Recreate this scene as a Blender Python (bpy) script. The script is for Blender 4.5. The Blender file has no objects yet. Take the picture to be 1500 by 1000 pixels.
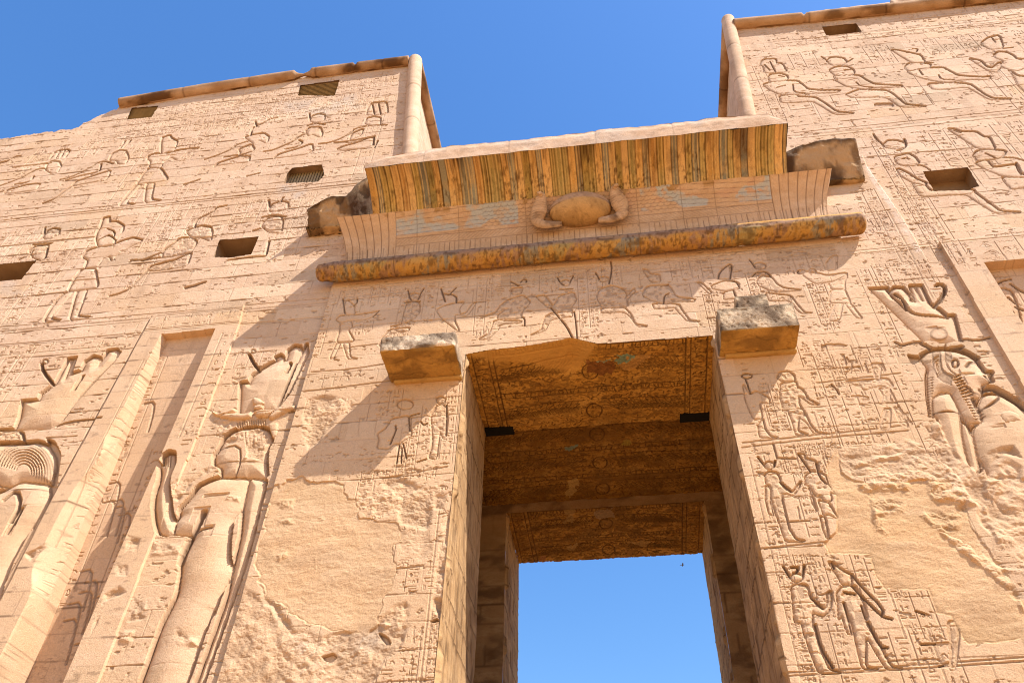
import bpy, math, random
import numpy as np
R = math.radians
rng = np.random.default_rng(7)
random.seed(7)
SC = bpy.context.scene
COL = SC.collection

# ------------------------------------------------------------------ camera
F, CZ = 1272.898, 1.6                      # focal length in pixels of a 1500 px wide frame, eye height
yaw, pitch, roll = -0.14764, 0.76863, 0.02107
FW = np.array([math.sin(yaw)*math.cos(pitch), math.cos(yaw)*math.cos(pitch), math.sin(pitch)])
RT = np.array([math.cos(yaw), -math.sin(yaw), 0.0])
UPV = np.cross(RT, FW)
RR = RT*math.cos(roll) + UPV*math.sin(roll)
UU = -RT*math.sin(roll) + UPV*math.cos(roll)
from mathutils import Matrix, Vector
cam = bpy.data.cameras.new('camera'); camo = bpy.data.objects.new('camera', cam); COL.objects.link(camo)
M = Matrix.Identity(4)
for i in range(3):
    M[i][0] = RR[i]; M[i][1] = UU[i]; M[i][2] = -FW[i]
M[2][3] = CZ
camo.matrix_world = M
cam.sensor_width = 36.0; cam.lens = F*36.0/1500.0; cam.clip_end = 2000.0; cam.clip_start = 0.1
SC.camera = camo

# ------------------------------------------------------------------ sky and sun
SUN = np.array([1.78, -0.86, 2.72]); SUN /= np.linalg.norm(SUN)
w = bpy.data.worlds.new('World'); SC.world = w; w.use_nodes = True
nt = w.node_tree
sky = nt.nodes.new('ShaderNodeTexSky'); sky.sky_type = 'NISHITA'; sky.sun_disc = False
sky.sun_elevation = math.asin(SUN[2]); sky.sun_rotation = math.atan2(SUN[0], SUN[1])
sky.altitude = 80; sky.air_density = 1.5; sky.dust_density = 0.8; sky.ozone_density = 4.0
bg = nt.nodes['Background']; bg.inputs['Strength'].default_value = 0.130
hs = nt.nodes.new('ShaderNodeHueSaturation'); hs.inputs['Saturation'].default_value = 1.27; hs.inputs['Hue'].default_value = 0.508
nt.links.new(sky.outputs[0], hs.inputs['Color']); nt.links.new(hs.outputs[0], bg.inputs['Color'])
sl = bpy.data.lights.new('sun', 'SUN'); sl.energy = 5.0; sl.angle = R(0.53); sl.color = (1.0, 0.965, 0.91)
so = bpy.data.objects.new('sun', sl); COL.objects.link(so)
so.rotation_euler = Vector(-SUN).to_track_quat('-Z', 'Y').to_euler(); so.location = (30, -20, 60)
SC.view_settings.view_transform = 'Standard'; SC.view_settings.look = 'None'
SC.view_settings.exposure = 0.86; SC.view_settings.gamma = 1.0
SC.cycles.filter_width = 1.05
SC.cycles.max_bounces = 8; SC.cycles.diffuse_bounces = 6

# ------------------------------------------------------------------ planes of the facade
TB, G0, T0, T0R = 0.07802, 13.58953, 13.70, 13.615   # batter; fronts of gate, left tower, right tower at z = 0
def rays(px):
    px = np.atleast_2d(np.asarray(px, float))
    return FW[None]*F + RR[None]*(px[:, 0:1]-750) + UU[None]*(500-px[:, 1:2])
def wall(px, y0):                           # image point -> (x, z) on a battered front face
    d = rays(px); s = (y0+TB*CZ)/(d[:, 1]-TB*d[:, 2])
    return np.stack([d[:, 0]*s, CZ+d[:, 2]*s], 1)
def level(px, z):
    d = rays(px); s = (z-CZ)/d[:, 2]
    return np.stack([d[:, 0]*s, d[:, 1]*s], 1)

# ------------------------------------------------------------------ objects
def tag(o, label=None, cat=None, group=None, kind=None):
    if label: o['label'] = label
    if cat: o['category'] = cat
    if group: o['group'] = group
    if kind: o['kind'] = kind
    return o
def thing(name, loc, label, cat, group=None):
    o = bpy.data.objects.new(name, None); COL.objects.link(o); o.location = loc; o.empty_display_size = .5
    return tag(o, label, cat, group)
def mesh(name, V, Fc, mat, parent=None, paint=None, tint=None, smooth=True):
    V = np.asarray(V, np.float32).reshape(-1, 3)
    if parent is not None:
        off = np.zeros(3); p = parent
        while p is not None:
            off += np.array(p.location); p = p.parent
        V = V-off.astype(np.float32)
    me = bpy.data.meshes.new(name)
    if isinstance(Fc, np.ndarray):
        n = Fc.shape[1]; nf = len(Fc)
        me.vertices.add(len(V)); me.vertices.foreach_set('co', V.ravel())
        me.loops.add(nf*n); me.polygons.add(nf)
        me.loops.foreach_set('vertex_index', Fc.astype(np.int32).ravel())
        me.polygons.foreach_set('loop_start', np.arange(0, nf*n, n, dtype=np.int32))
        me.polygons.foreach_set('loop_total', np.full(nf, n, np.int32))
        me.update(calc_edges=True)
    else:
        me.from_pydata(V.tolist(), [], Fc); me.update()
    me.polygons.foreach_set('use_smooth', np.full(len(me.polygons), smooth))
    if paint is not None:
        a = me.attributes.new('paint', 'FLOAT_COLOR', 'POINT'); a.data.foreach_set('color', np.asarray(paint, np.float32).ravel())
    if tint is not None:
        a = me.attributes.new('dirt', 'FLOAT', 'POINT'); a.data.foreach_set('value', np.asarray(tint, np.float32).ravel())
    o = bpy.data.objects.new(name, me); COL.objects.link(o); me.materials.append(mat)
    if parent is not None: o.parent = parent
    return o
def grid_faces(nv, nu):
    i = np.arange(nv*nu).reshape(nv, nu)
    return np.stack([i[:-1, :-1], i[:-1, 1:], i[1:, 1:], i[1:, :-1]], -1)
def grid(name, P, mat, parent=None, paint=None, tint=None, keep=None, ids=None, names=None, flip=False, smooth=True):
    """P (nv,nu,3). ids (nv-1,nu-1) splits carved figures off as children of the wall mesh's thing."""
    if paint is None: paint = np.zeros(P.shape[:2]+(4,))
    nv, nu = P.shape[:2]; Q = grid_faces(nv, nu).reshape(-1, 4)
    if flip: Q = Q[:, ::-1]
    k = np.ones(len(Q), bool) if keep is None else keep.ravel()
    idv = np.zeros(len(Q), int) if ids is None else ids.ravel()
    Pf = P.reshape(-1, 3); out = {}
    for i in np.unique(idv[k]):
        f = Q[k & (idv == i)]; u, inv = np.unique(f, return_inverse=True)
        nm = name if i == 0 else names[i][0]
        par = parent if i == 0 or names[i][1] is None else out.get(names[i][1], parent)
        out[i] = mesh(nm, Pf[u], inv.reshape(-1, 4), mat, par,
                      None if paint is None else paint.reshape(-1, 4)[u], None if tint is None else tint.ravel()[u], smooth)
    return out

# ------------------------------------------------------------------ noise
_lat = rng.random((257, 257)).astype(np.float32); _lat[256] = _lat[0]; _lat[:, 256] = _lat[:, 0]
def vnoise(x, y):
    x = np.mod(x, 256.0); y = np.mod(y, 256.0)
    xi = np.floor(x).astype(int) % 256; yi = np.floor(y).astype(int) % 256
    fx = x-np.floor(x); fy = y-np.floor(y); fx = fx*fx*(3-2*fx); fy = fy*fy*(3-2*fy)
    a = _lat[yi, xi]*(1-fx)+_lat[yi, xi+1]*fx; b = _lat[yi+1, xi]*(1-fx)+_lat[yi+1, xi+1]*fx
    return a*(1-fy)+b*fy
def fbm(x, y, s, o=4, g=.5):
    x = np.asarray(x, float); y = np.asarray(y, float)
    r = 0; a = 1; t = 0
    for i in range(o):
        r = r+a*vnoise(x*s+17.3*i, y*s+9.1*i); t += a; a *= g; s *= 2.03
    return r/t
def sstep(a, b, x):
    t = np.clip((x-a)/(b-a), 0, 1); return t*t*(3-2*t)

# ------------------------------------------------------------------ stone materials
def stone(name, c1, c2, c3, grain=.25, bump=.35, rough=.9, wood=False):
    m = bpy.data.materials.new(name); m.use_nodes = True; n = m.node_tree; N = n.nodes; L = n.links
    b = N['Principled BSDF']; b.inputs['Roughness'].default_value = rough; b.inputs['Specular IOR Level'].default_value = .15
    geo = N.new('ShaderNodeNewGeometry')
    def noise(scale, detail=5, r=.6, sc=(1, 1, 1)):
        mp = N.new('ShaderNodeMapping'); mp.inputs['Scale'].default_value = sc; L.new(geo.outputs['Position'], mp.inputs[0])
        t = N.new('ShaderNodeTexNoise'); t.inputs['Scale'].default_value = scale; t.inputs['Detail'].default_value = detail
        t.inputs['Roughness'].default_value = r; L.new(mp.outputs[0], t.inputs['Vector']); return t.outputs['Fac']
    def mix(fac, a, bb, typ='MIX'):
        x = N.new('ShaderNodeMix'); x.data_type = 'RGBA'; x.blend_type = typ; x.clamp_factor = True
        for s, v in ((0, fac), (6, a), (7, bb)):
            if hasattr(v, 'is_linked'): L.new(v, x.inputs[s])
            else: x.inputs[s].default_value = v if s == 0 else (*v[:3], 1)
        return x.outputs[2]
    def ramp(f, p0, p1):
        r = N.new('ShaderNodeMapRange'); r.inputs[1].default_value = p0; r.inputs[2].default_value = p1; L.new(f, r.inputs[0]); return r.outputs[0]
    n1 = noise(.8, 9, .68); n2 = noise(1.7, 8, .65, (1, 1, 2.2) if not wood else (6, 6, .3)); n3 = noise(45, 6, .7)
    c = mix(ramp(n1, .35, .65), c1, c2); c = mix(ramp(n2, .48, .78), c, c3)
    lo = tuple(1-grain for _ in range(3)); hi = tuple(1+grain*.6 for _ in range(3))
    c = mix(1.0, c, mix(ramp(n3, .3, .7), lo, hi), 'MULTIPLY')
    at = N.new('ShaderNodeAttribute'); at.attribute_name = 'paint'
    c = mix(at.outputs['Alpha'], c, mix(1.0, at.outputs['Color'], mix(ramp(n3, .3, .7), lo, hi), 'MULTIPLY'))
    ad = N.new('ShaderNodeAttribute'); ad.attribute_name = 'dirt'
    c = mix(ad.outputs['Fac'], c, (.062, .024, .008))  # one dark brown for joint dirt and for shade painted into carvings
    L.new(c, b.inputs['Base Color'])
    bp = N.new('ShaderNodeBump'); bp.inputs['Strength'].default_value = bump; bp.inputs['Distance'].default_value = .02
    n4 = noise(14, 8, .7); ma = N.new('ShaderNodeMath'); ma.operation = 'ADD'; L.new(n3, ma.inputs[0]); L.new(n4, ma.inputs[1])
    L.new(ma.outputs[0], bp.inputs['Height']); L.new(bp.outputs[0], b.inputs['Normal'])
    return m
M_TOWER = stone('sandstone', (.61, .41, .27), (.50, .315, .19), (.67, .475, .335), .30, .5)
M_GATE = stone('gate_sandstone', (.61, .40, .25), (.50, .31, .175), (.67, .465, .315), .30, .5)
M_OCHRE = stone('paint_and_bounce_stone', (.60, .31, .065), (.46, .22, .042), (.66, .37, .10), .35, .5)  # remnants of ochre paint, with orange ground bounce put into the colour
M_CEILING = stone('dark_ceiling_stone', (.46, .22, .042), (.33, .15, .026), (.54, .28, .07), .4, .6)  # darker ochre for the ceilings deeper in the passage
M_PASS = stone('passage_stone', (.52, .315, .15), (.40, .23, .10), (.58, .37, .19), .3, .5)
M_ROUGH = stone('broken_stone', (.40, .26, .15), (.24, .15, .085), (.50, .34, .21), .35, .8)
M_SAND = stone('sand', (.52, .295, .12), (.46, .255, .10), (.57, .33, .145), .2)
M_WOOD = stone('shutter_wood', (.36, .26, .15), (.28, .20, .11), (.42, .31, .19), .25, .4, wood=True)
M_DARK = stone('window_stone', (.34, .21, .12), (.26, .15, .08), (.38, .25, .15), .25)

# ------------------------------------------------------------------ ground
g = 400
xs = np.linspace(-g, g, 60); ys = np.linspace(-g, g, 60); XX, YY = np.meshgrid(xs, ys)
gr = grid('ground', np.stack([XX, YY, 0*XX], -1), M_SAND)[0]; tag(gr, kind='structure')
# ------------------------------------------------------------------ carved wall panels
def pip(X, Z, poly):
    ins = np.zeros(X.shape, bool); n = len(poly); j = n-1
    for i in range(n):
        xi, zi = poly[i]; xj, zj = poly[j]
        if zi != zj:
            c = ((zi > Z) != (zj > Z)) & (X < (xj-xi)*(Z-zi)/(zj-zi)+xi); ins ^= c
        j = i
    return ins
def dist(X, Z, pl, closed=False):
    D = np.full(X.shape, 1e9); n = len(pl)
    for i in range(n if closed else n-1):
        ax, az = pl[i]; bx, bz = pl[(i+1) % n]; dx, dz = bx-ax, bz-az; l2 = dx*dx+dz*dz+1e-12
        t = np.clip(((X-ax)*dx+(Z-az)*dz)/l2, 0, 1)
        D = np.minimum(D, (X-ax-t*dx)**2+(Z-az-t*dz)**2)
    return np.sqrt(D)
def smooth_line(p, it=2, closed=False):
    p = np.asarray(p, float); it = min(it, 1)
    for _ in range(it):
        if closed: q = np.roll(p, -1, 0); p = np.stack([.86*p+.14*q, .14*p+.86*q], 1).reshape(-1, 2)
        else:
            if len(p) < 3: return p
            a = p[:-1]; b = p[1:]; m = np.stack([.75*a+.25*b, .25*a+.75*b], 1).reshape(-1, 2); m[0] = p[0]; m[-1] = p[-1]; p = m
    return p
class Panel:
    def __init__(s, y0, x, z):
        s.aa = .016; s.y0 = y0; s.x = np.asarray(x); s.z = np.asarray(z); s.X, s.Z = np.meshgrid(s.x, s.z)
        s.B = np.zeros(s.X.shape); s.C = np.zeros(s.X.shape)     # base relief, carving (negative = sunk)
        s.keep = np.ones((len(s.z)-1, len(s.x)-1), bool); s.ids = np.zeros_like(s.keep, int); s.names = {}
        s.paint = np.zeros(s.X.shape+(4,)); s.dirt = np.zeros(s.X.shape)
    def uv(s, px): return wall(px, s.y0)
    def win(s, p, m):
        a0, b0 = p.min(0)-m; a1, b1 = p.max(0)+m
        i0, i1 = np.searchsorted(s.x, [a0, a1]); j0, j1 = np.searchsorted(s.z, [b0, b1])
        return (slice(max(j0-1, 0), j1+1), slice(max(i0-1, 0), i1+1))
    def line(s, px, w=.045, d=.035, sm=1, raw=False):
        p = np.asarray(px, float) if raw else s.uv(px)
        if sm: p = smooth_line(p, sm)
        k = s.win(p, w*1.2); X = s.X[k]
        if X.size == 0: return
        D = dist(X, s.Z[k], p); pr = np.clip(1-(D/w)**2, 0, 1)**.6
        s.C[k] = np.minimum(s.C[k], -d*pr); s.dirt[k] = np.maximum(s.dirt[k], pr**2.2*min(d*18, .8))  # groove is also darkened, shade painted into carved lines
    def sunk(s, px, d=.05, b=.05, r=.12, sm=1, name=None, parent=None, raw=False, rim=.045, base=None):
        """sunk relief: an outline cut d deep whose inside swells up again by b over the distance r"""
        p = np.asarray(px, float) if raw else s.uv(px)
        if sm: p = smooth_line(p, sm, True)
        k = s.win(p, .12); X = s.X[k]
        if X.size == 0: return 0
        I = pip(X, s.Z[k], p); D = dist(X, s.Z[k], p, True); r = r if r > .25 else min(r*.62, .085); b = b if r > .1 else min(b, d*.9); t = np.clip((D-.012)/r, 0, 1); e = s.aa
        h = -d+b*np.sqrt(1-(1-t)**2); m = np.where(I, np.clip(.5+D/e*.5, 0, 1), np.clip(.5-D/e*.5, 0, 1))
        s.C[k] = s.C[k]*(1-m)+np.where(I, h, -d)*m; s.dirt[k] = np.maximum(s.dirt[k]*(1-m), m*min(.78, d*15)*(1-sstep(0, rim, D)))  # dark rim inside the cut edge is painted shade
        if name:
            i = len(s.names)+1; s.names[i] = (name, parent)
            f = I[:-1, :-1] & I[1:, 1:]; kk = (slice(k[0].start, k[0].start+f.shape[0]), slice(k[1].start, k[1].start+f.shape[1]))
            s.ids[kk] = np.where(f, i, s.ids[kk]); return i
        return 0
    def boss(s, px, h=.06, r=.1, raw=False, sm=1, dirt=0):
        p = np.asarray(px, float) if raw else s.uv(px)
        if sm: p = smooth_line(p, sm, True)
        k = s.win(p, .12); I = pip(s.X[k], s.Z[k], p); D = dist(s.X[k], s.Z[k], p, True); t = np.clip(D/r, 0, 1)
        s.C[k] = np.where(I, h*np.sqrt(1-(1-t)**2)+(fbm(s.X[k], s.Z[k], 5, 3)-.5)*h*.25, s.C[k]); s.dirt[k] = np.where(I, dirt, s.dirt[k])
    def recess(s, px, d, raw=False, slope=0.0):
        p = np.asarray(px, float) if raw else s.uv(px)
        k = s.win(p, .1); I = pip(s.X[k], s.Z[k], p); s.B[k] = np.where(I, -d, s.B[k]); return I
    def hole(s, px, raw=False):
        p = np.asarray(px, float) if raw else s.uv(px)
        k = s.win(p, .1); I = pip(s.X[k], s.Z[k], p); f = I[:-1, :-1] & I[1:, 1:]
        kk = (slice(k[0].start, k[0].start+f.shape[0]), slice(k[1].start, k[1].start+f.shape[1])); s.keep[kk] &= ~f
    def patch(s, px, fn, edge=.25, wob=.25, raw=False):
        """fn(X, Z, D, old) -> new carving inside an irregular outline"""
        p = np.asarray(px, float) if raw else s.uv(px)
        k = s.win(p, edge*2); X, Z = s.X[k], s.Z[k]
        wx = (fbm(X, Z, 1.3, 4)-.5)*wob*2; wz = (fbm(X+50, Z+31, 1.3, 4)-.5)*wob*2
        I = pip(X+wx, Z+wz, p); D = dist(X+wx, Z+wz, p, True)*np.where(I, 1, -1)
        fn(s, k, X, Z, D)
    def joints(s, h=.56, lmin=1.0, lmax=2.2, z0=0, d=.012, seed=1, wear=1.0):
        r = np.random.default_rng(seed); X, Z = s.X, s.Z
        wob = (fbm(X, Z, .9, 3)-.5)*.05
        zz = (Z+wob-z0)/h; ci = np.floor(zz).astype(int); fz = np.abs(zz-np.round(zz))*h
        str_ = sstep(.28, .62, fbm(X*.7, Z*2.3, .6, 3))*(.4+1.1*sstep(.45, .7, fbm(X+9, Z+4, 2.2, 3)))*wear
        wd = .014+.014*str_
        pr = np.clip(1-(fz/wd)**2, 0, 1)
        s.B -= pr*d*(.5+1.6*str_); s.dirt = np.maximum(s.dirt, pr*np.clip(.10+.5*str_, 0, .7))
        for c in range(ci.min(), ci.max()+1):
            x = s.x[0]-r.random()*2; rows = np.where(ci[:, 0] == c)[0]
            if len(rows) == 0: continue
            sl = slice(max(rows[0]-2, 0), rows[-1]+3)
            while x < s.x[-1]:
                x += r.uniform(lmin, lmax); m = ci[sl] == c
                dx = np.abs(s.X[sl]-x-(fbm(s.Z[sl], s.X[sl], 2.0, 2)-.5)*.03)
                q = np.clip(1-(dx/.014)**2, 0, 1)*m*r.uniform(.2, 1)
                s.B[sl] -= q*d; s.dirt[sl] = np.maximum(s.dirt[sl], q*.4)
        # each block sits a few millimetres in or out and has its own tone
        t = (np.sin(ci*12.9898+np.floor((X+ci*.77)/1.7)*78.233)*43758.5453) % 1.0
        s.B += (t-.5)*.010
        a_ = t[..., None]; b_ = ((t*7.31) % 1)[..., None]
        s.paint[..., :3] = np.array((.53, .345, .225))*(1-a_)+np.array((.68, .495, .365))*a_+np.array((.02, .0, -.035))*b_
        dk = (((t*91.7) % 1) < .055)[..., None]*1.0; s.paint[..., :3] = s.paint[..., :3]*(1-dk)+np.array((.46, .315, .20))*dk
        s.paint[..., 3] = np.clip(.12+.6*b_[..., 0]**2+.3*dk[..., 0]*fbm(X, Z, 2, 3)+.25*sstep(.5, .75, fbm(X, Z*1.5, .35, 4)), 0, .85); return t
    def weather(s, amp=.006, seed=0):
        X, Z = s.X+seed*13, s.Z
        s.B += (fbm(X, Z*1.6, .8, 4)-.5)*amp*3+(fbm(X, Z, 9, 3)-.5)*amp*1.2+(fbm(X, Z*1.3, 21, 2)-.5)*amp*.7
        cr = np.abs(fbm(X*.5, Z*2.2, 1.1, 5, .6)-.5); cm = np.clip(1-cr/.006, 0, 1)*sstep(.5, .7, fbm(X+20, Z, .7, 3)); s.B -= cm*.012; s.dirt = np.maximum(s.dirt, cm*.5)
        gd = .62*sstep(20.5, 13.0, Z+(fbm(X, Z, .35, 5)-.5)*9)*(.65+.5*fbm(X+4, Z*1.4, 1.3, 4)); A = s.paint[..., 3]
        for c, q in enumerate((.60, .375, .20)): s.paint[..., c] = (s.paint[..., c]*A*(1-gd)+q*gd)/(A*(1-gd)+gd+1e-6)
        s.paint[..., 3] = np.clip(A*(1-gd)+gd, 0, .9)
        st_ = sstep(.56, .78, fbm(X*3.2, Z*.22, 1.0, 5, .6))*sstep(.42, .65, fbm(X+11, Z, .25, 3)); s.dirt = np.maximum(s.dirt, .16*st_)
        pit = sstep(.70, .80, fbm(X, Z*1.8, 5.5, 3)); s.B -= pit*.018; s.dirt = np.maximum(s.dirt, pit*.35)
    def glyph(s, cx, cz, hw, hh, r, d=.02, w=.022):
        t = r.integers(0, 12); jx, jz = r.uniform(-.15, .15, 2); f = r.uniform(.7, 1.05)*(1 if r.random() < .6 else -1); wear = r.uniform(.35, 1.0)
        def L(pts, ww=w): s.line(np.array([(cx+(a*f+jx)*hw, cz+(b+jz)*hh) for a, b in pts]), ww, d*wear, 0, raw=True)
        if t == 0: L([(-1, .25), (1, .2)]); L([(-.9, -.35), (.8, -.3)])
        elif t == 1: L([(-1, .2), (-.6, -.2), (-.2, .2), (.2, -.2), (.6, .2), (1, -.2)])
        elif t == 2: L([(math.cos(a)*.5, math.sin(a)*.65) for a in np.linspace(0, 6.28, 8)])
        elif t == 3: L([(-.5, -.7), (-.45, .7)]); L([(.1, -.7), (.15, .6)])
        elif t in (4, 9): L([(-.8, -.5), (-.2, .05), (.45, -.25), (.9, -.6)]); L([(-.2, .05), (.1, .65), (.55, .75), (.75, .5)]); L([(.1, -.15), (.15, -.9), (.5, -.9)]); L([(.1, .6), (.35, .05), (.45, -.25)])
        elif t == 5: L([(-.9, -.3), (-.5, .3), (.1, .45), (.7, .3), (.9, -.3)])
        elif t == 6: L([(-.5, .9), (-.4, -.9)]); L([(.2, .2), (.6, .5), (.5, -.1)])
        elif t == 7: L([(-.8, .5), (.8, .5), (.75, -.1)]); L([(-.8, -.7), (.5, -.7)])
        elif t == 8: L([(0, .9), (.05, -.9)]); L([(-.5, .45), (.45, .4)])
        elif t == 10: L([(.0, .85), (-.25, .45), (.1, .3), (-.3, -.25), (-.5, -.85), (.6, -.85), (.55, -.3), (.1, .0)])
        else: L([(-.9, -.1), (-.3, .35), (.3, -.2), (.9, .15)]); L([(-.1, .4), (0, .9)])
    def text(s, q, n, seed=0, d=.02, w=.02, fill=.85, lines=True, step=None, px=True):
        """n columns of signs inside the image quad q = top-left, top-right, bottom-right, bottom-left"""
        r = np.random.default_rng(seed); P4 = s.uv(q) if px else np.asarray(q, float); d = d*1.15; w = w*.8
        bil = lambda a, b: (P4[0]*(1-a)+P4[1]*a)*(1-b)+(P4[3]*(1-a)+P4[2]*a)*b
        cw = np.linalg.norm(P4[1]-P4[0])/n; ch = np.linalg.norm(P4[3]-P4[0])
        if lines:
            for i in range(n+1):
                if r.random() < .85: s.line(np.array([bil(i/n, r.uniform(0, .1)), bil(i/n, r.uniform(.85, 1))]), .014, d*.7, 0, raw=True)
        for i in range(n):
            b = 0.0; st0 = step or cw*.52
            while b < 1:
                st = st0*r.uniform(.75, 1.4); c = bil((i+.5)/n, min(b+st*.5/ch, 1)); b += st/ch; k = r.random()
                if r.random() > fill: continue
                if k < .45: s.glyph(c[0], c[1], cw*.34, st*.38, r, d, w)
                elif k < .85:
                    for o in (-.2, .2): s.glyph(c[0]+cw*o, c[1], cw*.16, st*.38, r, d, w*.9)
                else:
                    for o in (-.26, 0, .26): s.glyph(c[0]+cw*o, c[1], cw*.11, st*.36, r, d, w*.85)
    def band(s, px, h, n, seed=0, d=.02, w=.02, lines=True, px_in=True):
        """a horizontal line of signs along an image polyline (its top edge), h metres high"""
        p = s.uv(px) if px_in else np.asarray(px, float); a, b = p[0], p[-1]
        s.text([a, b, b-np.array([0, h]), a-np.array([0, h])], n, seed, d, w, .9, False, h*.48, px=False)
        if lines:
            for o in (0, h): s.line(np.array([a-[0, o], b-[0, o]]), .02, .012, 0, raw=True)
    def build(s, name, mat, parent, flipdepth=None):
        H = s.B+s.C
        Y = s.y0+TB*s.Z-H
        return grid(name, np.stack([s.X, Y, s.Z], -1), mat, parent, s.paint, s.dirt, s.keep, s.ids, s.names, smooth=False)
# ------------------------------------------------------------------ tracing helper: strings of "x,y" in an enlarged view of the elevation
class V:
    def __init__(s, x0, y0, k): s.o = np.array([x0, y0], float); s.k = k
    def __call__(s, t): return s.o+np.array([[float(q) for q in a.split(',')] for a in t.split()])/s.k
    def ell(s, cx, cy, rx, ry, n=14, rot=0.0):
        a = np.linspace(0, 2*math.pi, n, endpoint=False); c, q = math.cos(rot), math.sin(rot)
        x, y = rx*np.cos(a), ry*np.sin(a); return s.o+np.stack([cx+x*c-y*q, cy+x*q+y*c], 1)/s.k
def fig(P, name, parts, d=.05, b=.05, r=.12, peck=0, lines=(), w=.035, parent=None, sm=1):
    """one carved figure: several sunk outlines that share an id, and grooves"""
    far = P.z[-1] > 25; d = d*(1.55 if far else 1.3)*(1 if r < .25 else .75); b = min(b*1.3, d*.95); dil = .045 if P.z[-1] > 25 else .016; polys = []
    for p in parts:
        q = P.uv(p); polys.append(smooth_line(q, 1, True) if sm else q)
    k = P.win(np.vstack(polys), .15); X, Z = P.X[k], P.Z[k]
    if X.size == 0: return 0
    sds = [dist(X, Z, q, True)*np.where(pip(X, Z, q), 1, -1) for q in polys]; U = np.max(sds, 0)+dil; e = P.aa
    r = r if r > .25 else min(r, .13 if dil > .02 else .07); t = np.clip((U-.012)/r, 0, 1); h = -d+b*np.sqrt(1-(1-t)**2); m = np.clip(.5+U/e*.5, 0, 1)
    inner = np.max([np.clip(1-np.abs(q_)/.016, 0, 1) for q_ in sds], 0)*sstep(.03, .06, U)
    h = h-inner*d*.28
    if peck:
        n = fbm(X, Z, 11, 2); h = h-peck*sstep(.42, .62, n)*(U > .02); n = .3*sstep(.5, .65, n)
    else: n = 0
    if r > .25: P.B[k] = P.B[k]*(1-.8*m)+(fbm(X, Z*1.3, 1.6, 5)-.5)*.035*m; h = h+.035*np.clip(U/.5, 0, 1)*m; P.dirt[k] *= 1-.6*m
    P.C[k] = P.C[k]*(1-m)+h*m; P.dirt[k] = np.maximum(P.dirt[k]*(1-m), m*np.maximum(np.maximum((.62 if far else .38)*(1-sstep(.005, .05 if dil > .02 else .034, U)), .5*inner), n))  # outline and inner edges darkened, shade painted on top of the relief
    grp = list(range(len(sds)))                                  # outlines that touch are one piece of carving
    for a in range(len(sds)):
        for c in range(a):
            if grp[a] != grp[c] and np.any((sds[a]+dil > 0) & (sds[c]+dil > 0)): g_ = grp[a]; grp = [grp[c] if x == g_ else x for x in grp]
    area = {g_: sum((sds[a] > 0).sum() for a in range(len(sds)) if grp[a] == g_) for g_ in set(grp)}; main = 0
    for g_ in sorted(area, key=lambda q_: -area[q_]):
        I = np.max([sds[a] for a in range(len(sds)) if grp[a] == g_], 0)+dil > 0; i = len(P.names)+1; P.names[i] = (name, parent) if not main else ('carved_emblem', main); main = main or i
        f = I[:-1, :-1] & I[1:, 1:]; kk = (slice(k[0].start, k[0].start+f.shape[0]), slice(k[1].start, k[1].start+f.shape[1])); P.ids[kk] = np.where(f, i, P.ids[kk])
    for l in lines: P.line(l, w, d*.9)
    return main
def rough(P, px, amp=.05, s=1.6, wob=.25, raw=False, lift=0.0, dirt=.25):
    """broken masonry: faceted lumps instead of the dressed face"""
    def fn(p, k, X, Z, D):
        n = fbm(X, Z*1.3, s, 5, .55); n2 = fbm(X+70, Z+11, s*2.2, 4); h = (n-.5)*amp*2.6+np.abs(n2-.5)*amp*1.6-amp*.7+lift
        t = sstep(0, .12, D)*((p.B[k] > -.09) | (p.y0 != T0)); p.C[k] = p.C[k]*(1-t)+h*t; p.B[k] = p.B[k]*(1-.6*t)
        p.dirt[k] = p.dirt[k]*(1-t)+t*dirt*sstep(.55, .35, n)
    P.patch(px, fn, .3, wob, raw)
def plaster(P, px, col=(.57, .355, .18), wob=.3, raw=False, lift=-.012, eg=.10):
    def fn(p, k, X, Z, D):
        D = D+(fbm(X+3, Z+8, 5.5, 3)-.5)*eg; t = sstep(-.012, .03, D); n = fbm(X*.8, Z*1.5, 1.1, 5); n2 = fbm(X*.7+5, Z*1.6, 3.2, 5, .6)
        h = lift+(n-.5)*.045+(n2-.5)*.030+(fbm(X, Z, 14, 2)-.5)*.008-.012*np.clip(1-np.abs(D)/.05, 0, 1)
        p.B[k] = p.B[k]*(1-t)+h*t; p.C[k] *= 1-t; p.dirt[k] = p.dirt[k]*(1-t)+t*.14*sstep(.52, .75, n)
        v = .84+.34*fbm(X, Z*1.4, .9, 5); og = sstep(.45, .7, fbm(X+60, Z*1.6, 1.3, 5))
        for c, q in enumerate((.52, .30, .14)): p.paint[k][..., c] = np.where(t > .02, (col[c]*(1-.55*og)+q*.55*og)*v, p.paint[k][..., c])
        p.paint[k][..., 3] = np.maximum(p.paint[k][..., 3], t*.72)
    P.patch(px, fn, .3, wob, raw)
def stain_or_light(P, px, col, a=.6, wob=.3, soft=.25, raw=False):
    def fn(p, k, X, Z, D):
        t = sstep(-soft, soft, D)*a*sstep(.30, .62, fbm(X, Z, 2.4, 4)); A = p.paint[k][..., 3]
        for c in range(3): p.paint[k][..., c] = np.where(A+t > 0, (p.paint[k][..., c]*A+col[c]*t)/(A+t+1e-6), 1)
        p.paint[k][..., 3] = np.clip(A+t*(1-A), 0, 1)
    P.patch(px, fn, .5, wob, raw)
def step_rows(z0, z1, d0, d1):
    z = [z0]
    while z[-1] < z1: z.append(z[-1]+d0+(d1-d0)*(z[-1]-z0)/(z1-z0))
    return np.array(z)

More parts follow.
